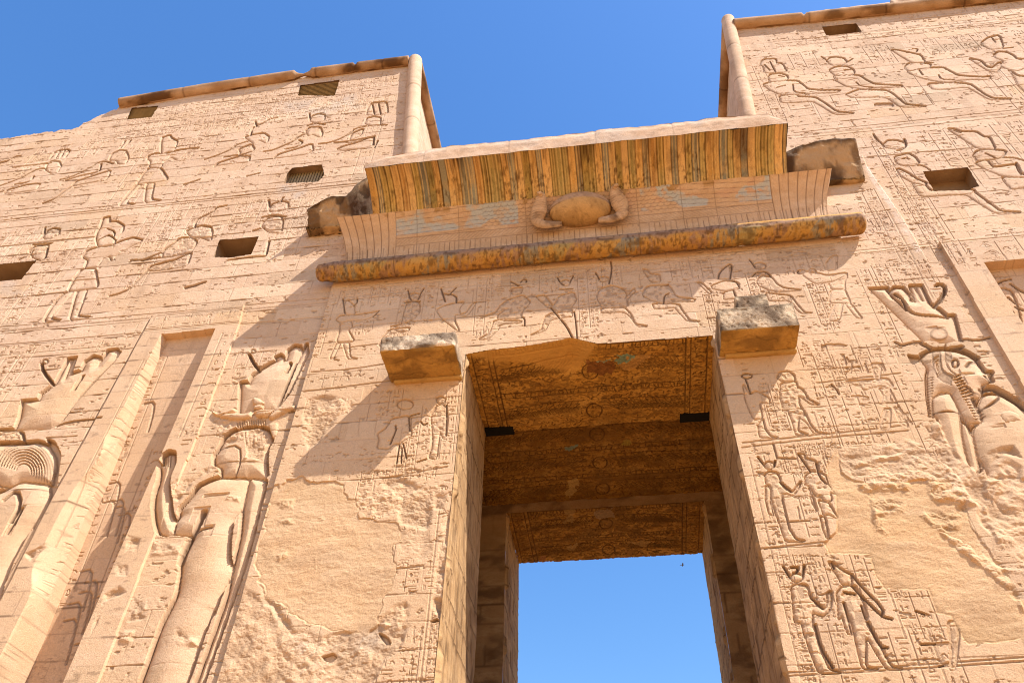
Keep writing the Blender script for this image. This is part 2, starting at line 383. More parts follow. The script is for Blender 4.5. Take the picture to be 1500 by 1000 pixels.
# ================================================================== LEFT TOWER
LT = Panel(T0, np.arange(-25.5, -5.0, .021), step_rows(6.6, 33.6, .016, .038))
P = LT; P.joints(.56, 1.0, 2.3, 6.55, .011, 3); P.weather(.006, 1)
# masks: broken left end of the top, battered inner edge
top = wall([(-60, 213), (0, 202), (60, 194), (115, 187), (122, 181), (135, 174), (150, 167), (171, 161), (178, 148), (604, 91)], T0)
zt = np.interp(P.x, top[:, 0], top[:, 1])+np.where(P.x < -18.4, (fbm(P.x, P.x*0, 3.1, 3)-.5)*.30, 0)
xin = lambda z: -6.62+.088*(33.4-z)           # inner corner of the left tower
P.keep &= (P.Z[1:, 1:] < zt[None, 1:]) & (P.X[:-1, 1:] < xin(P.Z[:-1, 1:])-.1)
frame_l = [(222, 464), (290, 455), (358, 447), (350, 480), (290, 640), (229, 780), (145, 1000), (60, 1200), (-200, 1200), (-70, 1000), (67, 747), (133, 627)]
P.recess(frame_l, -.055)
P.line([(222, 464), (133, 627), (67, 747), (0, 880)], .05, .03)
q = wall([(240, 491), (316, 484)], T0); NX0, NX1, NZ = q[0, 0], q[1, 0]+.0, q[:, 1].mean()
nich = np.array([(NX0, NZ-.03), (NX1, NZ+.03), (NX1, 5), (NX0, 5)])
P.recess(nich, .48, raw=True); nd_ = .16+.075*(NZ-P.Z); P.B = np.where((P.B < -.4), -nd_+(P.B+.48), P.B)
k = P.win(nich, .6); wc = .05+.28*sstep(.40, .75, fbm(P.X[k]*.1, P.Z[k], .55, 2))*sstep(17.5, 12, P.Z[k]); tq = np.clip((P.X[k]-NX0+wc)/wc, 0, 1)*(P.X[k] <= NX0)*(P.Z[k] < NZ)
P.B[k] = np.where(P.X[k] <= NX0, P.B[k]*(1-tq)+(-.6*nd_[k]+.05*fbm(P.X[k], P.Z[k], .8, 2))*tq, P.B[k])
# windows
WIN_L = {'mid': V(300, 80, 5)('575,945 600,870 640,830 860,800 880,880 830,935'), 'top': V(300, 80, 5)('680,300 697,225 990,185 950,305'),
         'end': V(0, 50, 3.745)('695,470 722,405 872,393 832,455'), 'low': V(250, 260, 5)('310,585 355,455 650,430 590,565 430,590'),
         'edge': V(0, 300, 5)('-320,600 -250,455 0,430 270,405 155,548 0,560')}
for n_, p_ in WIN_L.items(): P.hole(p_)
v = V(0, 160, 5)
fig(P, 'carved_king', [v('1185,205 1240,185 1250,205 1300,235 1270,300 1215,308 1180,325'), v('1085,340 1130,322 1190,320 1230,318 1300,300 1390,285 1460,283 1380,305 1300,370 1255,345 1200,375 1172,425 1090,420 1105,375 1080,360'),
    v('1090,428 1170,424 1232,515 1120,532 1075,532 1000,545 1050,470'), v('1000,548 1030,548 915,685 990,695 870,705 930,630'), v('1075,537 1128,537 1103,658 1182,668 1058,682')], .065, .06, .16)
fig(P, 'carved_god', [v('820,325 880,298 920,305 938,350 920,395 870,400 850,370 800,368'), v('530,552 560,525 640,500 720,475 808,448 790,490 760,522 640,537 560,552'), v('300,692 400,655 530,556 550,558 410,668')], .05, .05, .14,
    lines=[v('440,515 490,505 560,480 670,425 710,395 760,378 830,400'), v('480,520 610,480 720,460 735,430 740,400'), v('905,285 955,225'), v('880,285 915,232'), v('800,485 765,525')], w=.05)
fig(P, 'carved_god', [v('355,392 375,380 430,383 444,415 420,458 380,470 330,440'), v('30,612 60,588 130,570 200,550 292,545 262,590 160,602 80,612')], .05, .05, .14,
    lines=[v('0,560 90,530 160,500 220,465 270,440 340,430'), v('110,550 180,540 230,520 245,490'), v('250,410 310,400 370,392'), v('370,358 410,300 520,290 480,350'), v('440,300 410,355'), v('475,296 445,352'), v('95,425 250,408')], w=.05)
fig(P, 'carved_god', [v('-90,420 -20,395 60,375 20,400 -60,440')], .05, .05, .14, lines=[v('0,395 60,375 110,345 150,340'), v('-120,640 -60,620 20,600')], w=.045)
v = V(0, 300, 5)
fig(P, 'carved_king', [v('755,95 800,85 795,122 850,118 902,150 897,190 850,240 830,282 720,302 703,240 715,190 740,150'), v('608,365 640,330 720,303 800,300 900,258 970,238 1045,258 960,300 850,360 822,408 800,370 750,390 710,452 620,458 645,400 610,378'),
    v('600,467 692,462 717,600 640,612 500,628 540,545'), v('485,632 540,628 355,828 448,846 318,848 400,710'), v('570,622 637,612 572,790 562,812 662,822 508,842 545,700')], .07, .07, .18, lines=[v('780,170 840,190 830,240 790,215'), v('715,255 800,210 850,260')])
fig(P, 'carved_god', [v('318,228 345,190 390,170 433,178 427,212 380,242 330,248'), v('215,330 260,300 350,290 345,330 325,390 300,405 240,380 225,350')], .055, .055, .13, .012,
    lines=[v('330,165 320,215 295,245'), v('140,400 200,370 240,330'), v('345,310 330,380 300,405'), v('240,290 380,280')], w=.045)
P.line(v('0,305 330,270 690,232'), .03, .03)
fig(P, 'carved_god', [v('1365,190 1410,170 1480,150 1540,160 1552,200 1540,262 1470,232 1400,232'), v('1080,472 1110,445 1200,420 1280,403 1402,348 1368,440 1290,458 1150,478'), v('1275,280 1310,245 1400,235 1440,270 1400,340 1300,360 1190,380 1200,330')], .055, .055, .15, .012,
    lines=[v('1425,155 1440,110 1480,85 1550,55 1590,15 1655,5'), v('960,405 1040,405 1120,375 1190,345'), v('1040,410 1150,385 1280,375 1400,345'), v('1080,475 1010,550 950,612 880,645 805,665'), v('1360,610 1430,590 1500,565')], w=.05)
v = V(250, 260, 5)
fig(P, 'carved_god', [v('718,228 740,193 800,172 855,178 858,217 800,243 740,248'), v('680,322 720,290 800,280 818,320 806,402 720,397 668,352')], .055, .055, .14, .012,
    lines=[v('718,165 722,210'), v('805,165 825,145'), v('605,390 680,365'), v('720,465 700,560'), v('420,605 590,580 690,575'), v('670,290 760,268 840,285')], w=.05)
P.line(v('105,805 180,785 245,765'), .05, .05); P.line(v('95,50 150,35 210,15'), .05, .05)
P.line(v('300,330 520,300 680,290 860,265 1100,120'), .02, .015)
v = V(300, 80, 5)
fig(P, 'carved_god', [v('293,602 350,585 430,573 468,600 452,648 400,622 360,652 330,627'), v('70,817 100,790 180,765 260,743 327,743 320,782 200,792 110,807'), v('250,690 340,655 360,690 350,705 250,740 262,710')], .055, .05, .14,
    lines=[v('335,585 350,535 385,522 440,495 480,470 530,463'), v('0,768 100,735 200,690 230,660 320,635'), v('140,750 250,735 350,705'), v('380,525 370,490')], w=.05)
fig(P, 'carved_god', [v('768,482 785,450 830,433 878,440 872,482 810,497'), v('738,557 770,530 842,528 858,570 848,602 790,580 760,592'), v('508,757 540,730 620,705 690,685 782,653 792,702 740,727 600,747')], .055, .05, .14,
    lines=[v('750,522 800,500 878,512'), v('430,710 500,700 590,660 640,640 690,600 740,575'), v('600,690 680,675 720,640 690,625'), v('765,430 770,470')], w=.05)
fig(P, 'carved_god', [v('1183,442 1198,385 1225,352 1322,343 1333,375 1337,432'), v('1172,502 1190,463 1240,452 1284,460 1282,507 1230,522'), v('968,692 1010,670 1120,640 1222,598 1238,662 1150,682 1010,692'), v('1080,575 1160,540 1140,590 1060,625')], .055, .05, .14,
    lines=[v('1265,515 1330,515'), v('835,655 920,645 1010,610 1070,570 1100,540 1200,520'), v('950,645 1080,630 1225,600'), v('1240,595 1230,655'), v('1265,630 1240,680'), v('1225,360 1240,430'), v('1270,352 1285,430')], w=.05)
P.line(v('305,890 400,868'), .045, .05)
stain_or_light(P, v('560,350 700,320 1080,300 1120,400 900,470 650,440'), (.43, .36, .30), .6); stain_or_light(P, v('560,960 760,955 700,1060 540,1060'), (.42, .37, .33), .5)
stain_or_light(P, V(0, 300, 5)('-100,560 130,565 190,640 -100,660'), (.45, .38, .33), .5)
# registers and columns of signs
z1 = wall([(213, 296)], T0)[0, 1]; z2 = wall([(221, 461)], T0)[0, 1]
for z_ in (z1, z1-.22, z1-.34, z2+.05, z2-.15, z2-.75): P.line(np.array([(-25, z_), (-7.0, z_)]), .022, .016, 0, raw=True)
def cols(P, px, w_, h_, n, seed, d=.018, fill=.85):
    a = P.uv([px])[0]; P.text([a, a+[w_, 0], a+[w_, -h_], a-[0, h_]], n, seed, d, .019, fill, px=False)
for s_, (p_, w_, h_, n) in enumerate([((205, 188), 1.3, 2.6, 3), ((262, 205), .9, 1.6, 2), ((300, 180), 1.1, 2.2, 3), ((60, 215), 1.3, 1.8, 3), ((130, 205), .8, 1.4, 2), ((390, 150), 1.2, 2.0, 3), ((470, 150), 1.1, 1.6, 3), ((345, 160), .9, 1.8, 2), ((520, 140), .8, 1.2, 2),
        ((215, 215), 1.0, 4.3, 2), ((262, 270), .9, 2.4, 2), ((38, 335), 1.2, 2.0, 3), ((115, 325), 1.4, 2.2, 3), ((220, 312), 1.2, 2.2, 3), ((290, 300), .7, 2.0, 2), ((350, 295), 1.3, 1.6, 3), ((72, 375), .8, 3.0, 2), ((5, 340), .7, 2.0, 2), ((170, 390), .9, 1.8, 2), ((425, 285), .9, 3.6, 2), ((205, 375), .6, 1.6, 1), ((545, 165), .5, 4.6, 1), ((15, 430), .9, 1.6, 2)]):
    cols(P, p_, w_, h_, n, 100+s_)
ztl = lambda dz: np.array([(-18.2, 31.9-dz), (-7.2, 32.75-dz)])
for s_, (dz, h_, n) in enumerate([(.15, .55, 44), (.8, .42, 52), (1.35, .7, 32), (2.2, .35, 50)]): P.band(ztl(dz), h_, n, 40+s_, .018, .02, px_in=False)
P.band(np.array([(-24, z2-.78), (-12.6, z2-.78)]), .42, 40, 51, .016, .018, px_in=False)
P.band(np.array([(-12.2, z2-.1), (-9.4, z2-.1)]), .6, 9, 52, .016, .02, px_in=False)
for s_, (p_, w_, h_, n) in enumerate([((22, 505), .75, 5.5, 2), ((226, 500), .42, 7.5, 1), ((328, 488), .5, 3.9, 1), ((-10, 515), .5, 4, 1), ((212, 640), .4, 5, 1)]): cols(P, p_, w_, h_, n, 140+s_, .022, .95)
cols(P, (350, 515), .0+1.0, .7, 3, 149, .015, .6)
# carvings on the niche floor
for s_ in range(14):
    x_ = NX0+.25+rng.random()*.9; z_ = NZ-.8-rng.random()*8
    P.line(np.array([(x_-.25, z_), (x_, z_+.05), (x_+.1, z_-.35), (x_+.15, z_-.9)]), .03, .03, 1, raw=True)
# the two colossal figures
g1 = V(210, 480, 6.25); g2 = V(210, 600, 6.25); g3 = V(180, 740, 6.25); gb = V(0, 780, 4.5455)
crown = g1('880,782 893,495 940,490 968,500 1000,430 1060,378 1160,318 1222,288 1213,262 1250,243 1277,265 1277,290 1308,284 1328,200 1380,158 1432,163 1445,205 1405,300 1492,145 1502,235 1330,590 1215,742 1100,760 1000,742')
cid = fig(P, 'crown', [crown], .12, .09, .55, sm=0, lines=[g1('967,240 1000,310 1060,388'), g1('1340,310 1350,330 1310,405'), g1('1225,735 1320,590')], w=.05)
P.line(g1.ell(1003, 215, 20, 17, 12), .03, .03)
P.line(g1('1400,310 1215,745'), .05, .10)
fig(P, 'carved_goddess', [g2('690,350 740,250 810,190 900,155 1050,145 1130,170 1175,220 1172,290 1132,340 1120,460 1130,620 960,602 930,620 830,620 715,607 715,520 650,490 648,410'),
    np.vstack([g2('500,690 600,640 715,604 960,604 925,760 885,900'), g3('1000,120 970,300 965,460 990,590 900,780 820,1000'), gb('1420,500 1340,700 1240,1000 1150,1250 860,1250 930,1000 1010,790 1070,610 1180,400 1205,250 1200,180 1290,10'), g3('450,250 470,150 520,80'), g2('330,900 420,800')]),
    np.vstack([g2('965,604 1120,640 1100,740'), g3('1250,0 1190,260 1110,560 1000,860 880,1200 700,1700 640,1700 820,1200 960,800 1010,560 1080,250 1100,0'), g2('930,800')]),
    np.vstack([g2('150,640 160,560 148,490 180,500 190,420 235,388 287,400 287,500 240,600 227,690 240,820'), g3('430,0 442,80 478,150 462,240 400,268 330,245 300,130 288,0'), g2('100,900 110,760')])], .15, .15, .42, sm=1)
rough(P, g2('730,260 900,165 1060,150 1160,210 1150,300 1110,460 930,460 900,330 720,340'), .05, 3.0, .1)
for a_ in range(5): P.line(g2('%d,165 %d,250 %d,330' % (930+a_*38, 930+a_*36, 945+a_*34)), .018, .022)
P.line(g2('700,350 880,320 890,470 840,600'), .03, .04); P.line(g2('200,420 195,520'), .02, .05); P.line(g2('222,410 218,520'), .02, .05); P.line(g2('250,405 240,520'), .02, .05)
P.line(g2('650,480 720,475 850,470 1130,470'), .02, .03); P.line(g2('560,795 770,770'), .016, .02)
P.line(g3('740,60 690,170 620,290 560,420 530,520'), .09, .10); P.line(g3('640,270 720,215 810,200'), .04, .05)
rough(P, g2('740,830 780,770 900,780 890,840'), .08, 3, .05, lift=.06)
rough(P, g2('660,60 830,85 840,170 730,235 640,200'), .05, 2.5, .06, lift=.02)
for pp in ('632,768 650,800 690,822 760,815 850,775 845,740 760,770 690,800', '690,825 760,800 850,790 960,800 985,770 1005,790 995,830 900,850 820,850', '1010,775 1110,755 1260,765 1190,800 1130,830 1045,820', '1230,740 1400,715 1395,755 1290,785 1180,850 1150,830'): P.boss(g1(pp), .10, .09)
P.boss(g1('1000,640 1060,650 1110,690 1060,715 1010,700'), .05, .09); P.boss(g1('1012,715 1100,710 1090,745 1015,750'), .06, .06)
hb = g2('845,135 900,112 990,95 1120,95 1138,140 1060,140 960,142 850,172'); P.boss(hb, .07, .08)
for a_ in range(13): P.line(g2('%d,%d %d,%d' % (862+a_*21, 118-min(a_, 6)*4, 866+a_*21, 160-min(a_, 6)*4)), .016, .03)
P.boss(g2('1140,130 1235,120 1225,230 1185,260'), .04, .08)
rough(P, g2('470,620 560,540 690,500 715,530 600,600 480,680 400,800 330,860 260,830 240,690 330,640'), .05, 2.2, .1)
lg = V(0, 490, 6.25); lh = V(0, 620, 6.25)
fig(P, 'crown', [lg('-60,870 130,872 180,750 207,600 290,598 350,588 380,530 470,460 500,440 625,215 645,212 590,380 580,392 668,208 692,206 640,350 740,318 780,240 850,193 907,205 885,270 960,180 985,140 1060,128 1092,160 1040,235 880,405 700,600 640,680 540,800 460,847 330,852')], .12, .09, .5, sm=0,
    lines=[lg('375,260 390,330 480,445'), lg('760,370 680,500'), lg('1040,235 780,490 560,790')], w=.05)
P.line(lg.ell(410, 245, 26, 20, 12), .035, .035)
fig(P, 'carved_god', [lh('0,560 -60,520 -150,485 -165,430 -205,400 -165,330 -150,255 -90,195 0,172 230,170 330,158 430,188 492,290 497,400 452,535 180,512 90,560'), lh('-420,900 -300,720 -120,640 0,612 180,517 432,547 442,620 432,720 350,872 230,1010 60,1350 -60,1800 -420,1800 -380,1350')], .16, .15, .45)
k = P.win(P.uv(lh('0,130 550,900')), .3)
shade = P.uv(lh('425,130 500,165 555,280 535,420 512,600 400,830 300,980 350,872 432,720 442,620 432,547 452,535 497,400 492,290 430,188'))
P.sunk(shade, .16, .0, .1, 1, raw=True)
for r_ in range(9):
    a_ = np.linspace(-2.9, .35, 20); R_ = 70+r_*24
    P.line(lh.o+np.stack([215+R_*1.0*np.cos(a_), 440+R_*1.08*np.sin(a_)], 1)/6.25, .022, .035)
P.line(lh('0,100 60,60 200,70 220,160'), .05, .06); P.line(lh('40,700 150,600 190,740 100,900'), .06, .07); P.line(lh('0,610 200,600 430,600'), .025, .03); P.line(lh('200,780 140,900 70,1000'), .05, .08)
rough(P, lg('0,880 330,850 520,830 740,780 700,840 420,880 300,880 180,880 200,960 60,960 0,930'), .07, 2.5, .05, lift=.02)
P.line(lg('520,835 620,800 750,780 930,770'), .04, .05); P.line(lh('420,130 530,125 700,115'), .02, .03)
# battered lower courses
rough(P, gb('180,130 330,60 360,110 200,230'), .05, 3, lift=.035); rough(P, gb('690,420 800,350 850,420 700,480 640,620 560,760 600,620'), .06, 2.2, .1, lift=.035)
rough(P, gb('850,20 960,40 940,150 840,140'), .05, 2.6, .1, lift=.035); rough(P, gb('780,200 880,200 860,300 770,290'), .04, 3, .1, lift=.035); rough(P, gb('880,420 980,460 990,600 830,620'), .05, 2.6, .1, lift=.035); rough(P, gb('780,640 920,640 900,760 780,760'), .05, 2.6, .1, lift=.035)
rough(P, lh('860,400 900,400 890,520 780,640 700,800 660,760 740,600'), .06, 2.5, .1, lift=.035); rough(P, gb('1150,620 1320,680 1320,740 1150,760'), .05, 2.5, .1, lift=.035); rough(P, g3('270,300 560,330 540,450 360,470 250,470'), .04, 2.5, .1, lift=.035)
# ================================================================== RIGHT TOWER
RT_ = Panel(T0R, np.arange(4.9, 17.2, .020), step_rows(6.4, 33.9, .016, .036))
P = RT_; P.joints(.56, 1.0, 2.3, 6.55, .008, 5, .55); P.weather(.005, 2)
top = wall([(1071, 36), (1184, 26), (1393, 2), (1500, -11), (1600, -24)], T0R); ztr = np.interp(P.x, top[:, 0], top[:, 1])
xinr = lambda z: 5.74-.076*(33.4-z)
P.keep &= (P.Z[1:, 1:] < ztr[None, 1:]) & (P.X[:-1, :-1] > xinr(P.Z[:-1, :-1])+.1)
frame_r = [(1375, 358), (1460, 347), (1560, 336), (1800, 300), (1900, 1100), (1780, 1100), (1500, 575)]
P.recess(frame_r, -.11)
q = wall([(1440, 389), (1520, 381)], T0R); k = np.array([(q[0, 0], q[0, 1]), (q[0, 0]+1.45, q[0, 1]), (q[0, 0]+1.45, 5), (q[0, 0], 5)]); P.recess(k, .36, raw=True); P.B = np.where(P.B < -.3, -(.16+.075*(q[0, 1]-P.Z)), P.B)
WIN_R = {'low': V(1260, 160, 6.25)('568,570 990,530 1095,705 1000,735 670,745'), 'top': V(1080, 0, 6.25)('770,245 1090,210 1145,295 815,330')}
for n_, p_ in WIN_R.items(): P.hole(p_)
sp = P.uv([(1262, 225), (1270, 246), (1322, 320), (1352, 372), (1375, 410)]); k = P.win(sp, .9); xs_ = np.interp(P.Z[k], sp[::-1, 1], sp[::-1, 0]); dx_ = xs_-P.X[k]
tq = sstep(-.02, .02, dx_)*np.clip(1-dx_/.7, 0, 1)*sstep(sp[-1, 1], sp[-1, 1]+.6, P.Z[k])*sstep(sp[0, 1], sp[0, 1]-.5, P.Z[k]); P.B[k] += .05*tq
stain_or_light(P, [(1266, 246), (1274, 244), (1350, 368), (1342, 370)], (.74, .60, .50), .8, .05, .05)  # pale colour painted for the sunlit face of the step
v = V(1080, 0, 6.25); u = V(1040, 0, 3.257)
fig(P, 'carved_god', [v('212,592 238,543 350,538 352,575 407,580 452,657 255,667 240,602'), v('288,702 310,678 400,673 452,690 458,722 420,742 300,747'), v('238,772 320,748 430,738 550,740 600,778 640,813 760,826 942,823 900,847 660,852 530,862 390,862 300,822'),
    u('334,456 410,448 417,460 500,463 542,488 602,533 692,540 600,547 520,497 490,482 340,490')], .045, .045, .13, lines=[v('250,590 300,640'), v('300,560 350,655'), v('510,770 515,840 620,848'), v('380,690 430,700'), v('360,800 440,780')], w=.03)
fig(P, 'carved_god', [v('822,562 850,528 900,523 970,533 998,565 960,592 870,597'), v('845,642 900,613 1000,608 1057,635 1068,667 1030,690 900,692'), v('888,692 930,688 1040,684 1120,693 1172,728 1240,763 1330,773 1502,780 1500,792 1250,797 1160,812 1000,787 910,737'),
    u('648,451 700,430 735,426 840,430 872,448 932,498 1042,507 910,510 845,462 680,464')], .045, .045, .13, lines=[v('1090,750 1130,785 1240,795'), v('770,520 830,560'), v('1055,540 1000,575'), v('980,640 1040,630')], w=.03)
v = V(1260, 20, 6.25)
fig(P, 'carved_god', [v('288,330 340,333 440,353 552,378 590,442 480,447 400,402'), v('412,492 440,458 510,448 645,458 622,502 540,512 440,522'), v('428,532 530,503 640,493 762,493 822,528 890,563 1000,573 1130,578 1192,570 1172,600 940,602 800,627 640,607 520,572'),
    v('618,642 770,628 1000,643 1052,678 1132,733 1212,773 1402,778 1195,787 1060,712 980,672 680,697')], .045, .045, .13, lines=[v('590,440 668,450'), v('720,560 745,600 860,600'), v('540,510 575,560'), v('480,322 530,320 515,350'), v('640,640 760,635')], w=.03)
fig(P, 'carved_king', [v('1117,262 1180,218 1272,198 1308,312 1200,328 1128,292'), v('1228,372 1270,348 1340,353 1402,383 1432,415 1640,415 1700,470 1500,495 1440,522 1340,502 1290,472 1320,432 1240,402'), v('1000,408 1100,428 1150,478 1210,498 1282,440 1282,482 1250,532 1180,522 1080,462'), v('1360,512 1440,568 1600,580 1640,780 1560,760 1450,652 1420,582')], .05, .05, .13, lines=[v('1310,320 1400,310'), v('1200,210 1240,260')], w=.03)
v = V(1260, 160, 6.25)
fig(P, 'carved_god', [v('218,322 260,283 330,283 402,303 413,342 330,363 240,347'), v('322,432 440,403 502,438 536,485 490,512 400,512 340,492'), v('340,538 430,578 520,638 600,668 590,692 490,672 370,602'),
    v('483,670 590,690 640,742 800,737 1032,733 1062,768 1182,858 1282,933 1482,942 1240,948 1120,872 980,777 800,777 560,797')], .045, .045, .12, lines=[v('120,225 160,280 220,330'), v('405,270 430,330 380,375 340,380'), v('500,510 580,515 640,555'), v('390,450 420,440 450,455')], w=.032)
fig(P, 'carved_god', [v('808,180 860,178 920,203 1060,203 1132,250 1180,253 1235,362 1080,357 950,272'), v('1042,422 1070,383 1150,363 1335,378 1300,432 1240,452 1080,467'), v('1063,492 1150,457 1220,532 1430,500 1472,590 1640,620 1320,612 1150,547'), v('1308,620 1500,618 1700,640 1760,760 1500,715 1390,727 1340,672')], .05, .05, .13,
    lines=[v('1310,440 1420,445 1500,470'), v('1430,490 1440,540 1475,590'), v('1150,400 1240,440'), v('860,190 920,210')], w=.035)
P.line(v('60,435 260,425 420,400 520,395 900,370 1080,352'), .02, .02)
fig(P, 'throne', [v('1580,640 1620,640 1640,700')], .03, .03, .1)
# rows of signs and columns
zr1 = wall([(1153, 196)], T0R)[0, 1]; zr2 = wall([(1371, 357)], T0R)[0, 1]
for z_ in (zr1, zr1-.22, zr1-.36, zr2, zr2-.12): P.line(np.array([(6.2, z_), (17, z_)]), .018, .013, 0, raw=True)
for s_, (dz, h_, n) in enumerate([(.35, .5, 26), (1.0, .75, 24), (1.95, .3, 30)]): P.band(np.array([(6.9, 33.0-dz), (16.5, 32.6-dz)]), h_, n, 70+s_, .016, .017, px_in=False)
for s_, (p_, w_, h_, n) in enumerate([((1152, 78), .85, 1.5, 2), ((1244, 70), 1.2, 1.5, 3), ((1345, 58), 1.5, 1.3, 3), ((1395, 52), 1.0, 1.3, 2), ((1098, 90), .35, 5.0, 1), ((1475, 45), 1.2, 1.8, 3), ((1335, 192), 1.6, 2.3, 4), ((1446, 180), 1.3, 1.8, 3), ((1286, 215), .5, 5.8, 1), ((1270, 200), .25, 6.5, 1), ((1442, 105), .45, 3.2, 1),
        ((1274, 387), 1.35, 1.55, 4), ((1252, 395), .3, 3.1, 1), ((1436, 372), .42, 6.5, 1), ((1384, 362), 1.1, 1.0, 2), ((1300, 280), .8, 2.4, 2), ((1262, 305), .6, 2.6, 2), ((1445, 345), 1.0, .9, 2), ((1240, 280), .7, 2.0, 2)]): cols(P, p_, w_, h_, n, 200+s_, .017, .92)
for a_, b_ in (((1330, 100), 2.6), ((1420, 95), 2.4), ((1180, 130), 2.2), ((1300, 130), 2.2), ((1380, 190), 3), ((1470, 200), 3)):
    q = P.uv([a_])[0]; P.line(np.array([q, q-[0, b_]]), .014, .012, 0, raw=True)
for p_ in ((1150, 145), (1215, 140), (1290, 130), (1320, 140)):
    q = P.uv([p_])[0]; P.line(np.array([q, q+[.7, 0], q+[.7, -.8], q+[0, -.8], q]), .016, .014, 0, raw=True)
q = V(1080, 0, 6.25)('1250,945 1420,940 1440,975 1260,985'); P.sunk(q, .05, 0, .1)
# carvings inside the flagpole niche
v = V(1260, 400, 6.25)
fig(P, 'carved_king', [v('1260,110 1330,80 1400,100 1460,220 1500,380 1420,400 1380,300 1320,160')], .04, .04, .12, lines=[v('1330,120 1380,200 1400,300 1440,380 1500,400'), v('1380,150 1450,200'), v('1250,65 1300,20 1400,0'), v('1400,40 1460,80 1540,120'), v('1450,230 1520,260')], w=.035)
# the colossal goddess
crid = fig(P, 'crown', [v('98,140 246,130 300,205 288,152 320,123 390,128 442,180 462,240 508,250 462,112 500,108 548,215 580,240 512,110 560,108 632,262 680,303 720,318 792,385 857,383 918,622 600,628')], .10, .085, .5, sm=0, lines=[v('680,300 740,240 785,150 762,103 715,95 695,115'), v('245,140 330,240 430,335'), v('320,180 400,240 430,330 520,380 720,390 800,400')], w=.05)
fig(P, 'sun_disc', [v.ell(722, 555, 62, 40)], .0, .05, .14, lines=[v('610,515 650,560 680,600 740,615'), v('770,515 785,570 770,610')], w=.03, parent='crown')
for l in ('320,630 380,662 480,632 600,622 700,645 755,690', '770,690 800,650 870,625 960,602 1060,620 1190,590'): P.line(v(l), .038, .045)
for pp in ('560,630 620,615 700,622 745,650 755,690 700,660 640,650', '780,690 790,640 860,615 930,625 960,650 880,645 820,665'): P.boss(v(pp), .06, .05)
P.line(v('560,640 660,690 740,700 800,690 930,670'), .06, .07); P.line(v('560,740 650,690 760,685 930,690 1010,730 1080,770'), .05, .08); P.sunk(v('428,738 500,752 562,752 540,800 478,835'), .10, .0, .1); P.line(v('1080,715 1150,715 1180,740 1110,745'), .025, .03)
h5 = V(1300, 500, 7.5); h6 = V(1300, 600, 7.5)
gid = fig(P, 'carved_goddess', [h5('368,180 440,108 510,82 620,72 760,88 882,128 962,178 1012,248 1072,328 1152,328 1122,370 1155,430 1092,442 1042,462 1032,562 1010,602 922,602 1002,750 1045,872 900,882 828,800 760,642 700,542 590,532 500,602 490,852 448,602 438,380 458,290'),
    np.vstack([h5('500,620 560,562 690,537 752,640 795,760'), h6('812,200 852,420 902,560 935,692 760,692 700,500 620,300 568,100 508,20')]), h6('818,108 892,170 962,350 992,500 1022,650 950,692 880,480 828,250'),
    np.vstack([h5('1045,590 1120,560 1240,570 1400,660 1600,800'), h6('1700,300 1900,1000 2300,1900 1900,1900 1500,1250 1250,950 1150,760 1100,640 1000,480 940,200'), h5('1060,850 1000,700')])], .13, .125, .38)
for l, w_, d_ in (('870,275 920,212 1000,220', .04, .05), ('885,255 945,232 1005,250', .025, .03), ('1070,370 1100,395 1135,425', .04, .06), ('850,360 950,352', .02, .02), ('860,490 915,520 930,555 1005,560', .03, .04), ('1040,520 1150,500 1250,550 1400,640 1500,720', .09, .11), ('1235,580 1205,650 1060,730 1000,745', .04, .05), ('640,85 640,230 682,310 765,372', .022, .03), ('582,85 575,250 622,332 722,372', .022, .03), ('500,100 500,260 540,360 600,430 700,470', .022, .03), ('510,770 640,765 790,765', .03, .05), ('800,180 960,180', .02, .03)):
    P.line(h5(l), w_, d_)
P.line(h5.ell(745, 240, 34, 42, 12), .03, .05)
for i in range(20):                                            # ribs of the vulture wing, beads of the wig
    a_ = i/19; P.line(h5('%d,%d %d,%d' % (505+a_*60*(a_ > .5), 100+a_*270, 570+a_*40, 100+a_*230)), .014, .03)
    P.line(h5('%d,%d %d,%d' % (540+a_*150, 385+a_*80, 620+a_*100, 330+a_*40)), .014, .03); P.line(h5('%d,%d %d,%d' % (650, 95+a_*130, 700, 95+a_*130)), .012, .025)
for i in range(16):
    for j in range(5):
        c = h5('%d,%d' % (725+i*17+j*22, 390+i*30-j*8))
        if j < 4 or i > 5: P.line(c+np.array([[-1.1, 0], [1.1, .2]]), .022, .065, 0)
    for j in range(2): P.line(h5('%d,%d' % (458+j*32, 380+i*29))+np.array([[-1.2, 0], [1.2, .3]]), .02, .06, 0)
P.line(h6('1000,190 1270,185'), .014, .015)
P.boss(h5('1230,790 1330,760 1430,800 1480,870 1400,880 1300,900 1250,850'), .05, .2)
rough(P, h6('1020,430 1120,420 1400,400 1500,560 1300,520 1100,600'), .05, 2.4, .1)
rough(P, h6('1030,660 1150,640 1280,700 1260,860 1150,980 1050,850'), .09, 2.0, .1); rough(P, h6('1100,560 1330,520 1500,620 1500,980 1300,960 1260,700'), .06, 1.8, .1); rough(P, h6('760,700 930,690 1000,770 1060,900 1000,940 940,840 800,800'), .07, 2.4, .08)
rough(P, [(1225, 648), (1330, 638), (1392, 700), (1445, 770), (1500, 850), (1500, 1010), (1700, 1100), (1640, 760), (1540, 690), (1425, 690), (1405, 660), (1380, 610), (1330, 625)], .075, 1.35, .3)
plaster(P, [(1290, 690), (1335, 715), (1400, 722), (1440, 790), (1490, 870), (1520, 960), (1560, 1060), (1290, 1060), (1300, 800)], wob=.2, lift=-.015)
for pp in ('800,730 1160,680 1350,760 1340,820 900,880 780,850', '720,930 980,900 1300,940 1260,990 1100,960 1000,1010', '500,880 620,860 640,960 520,1000'): pass
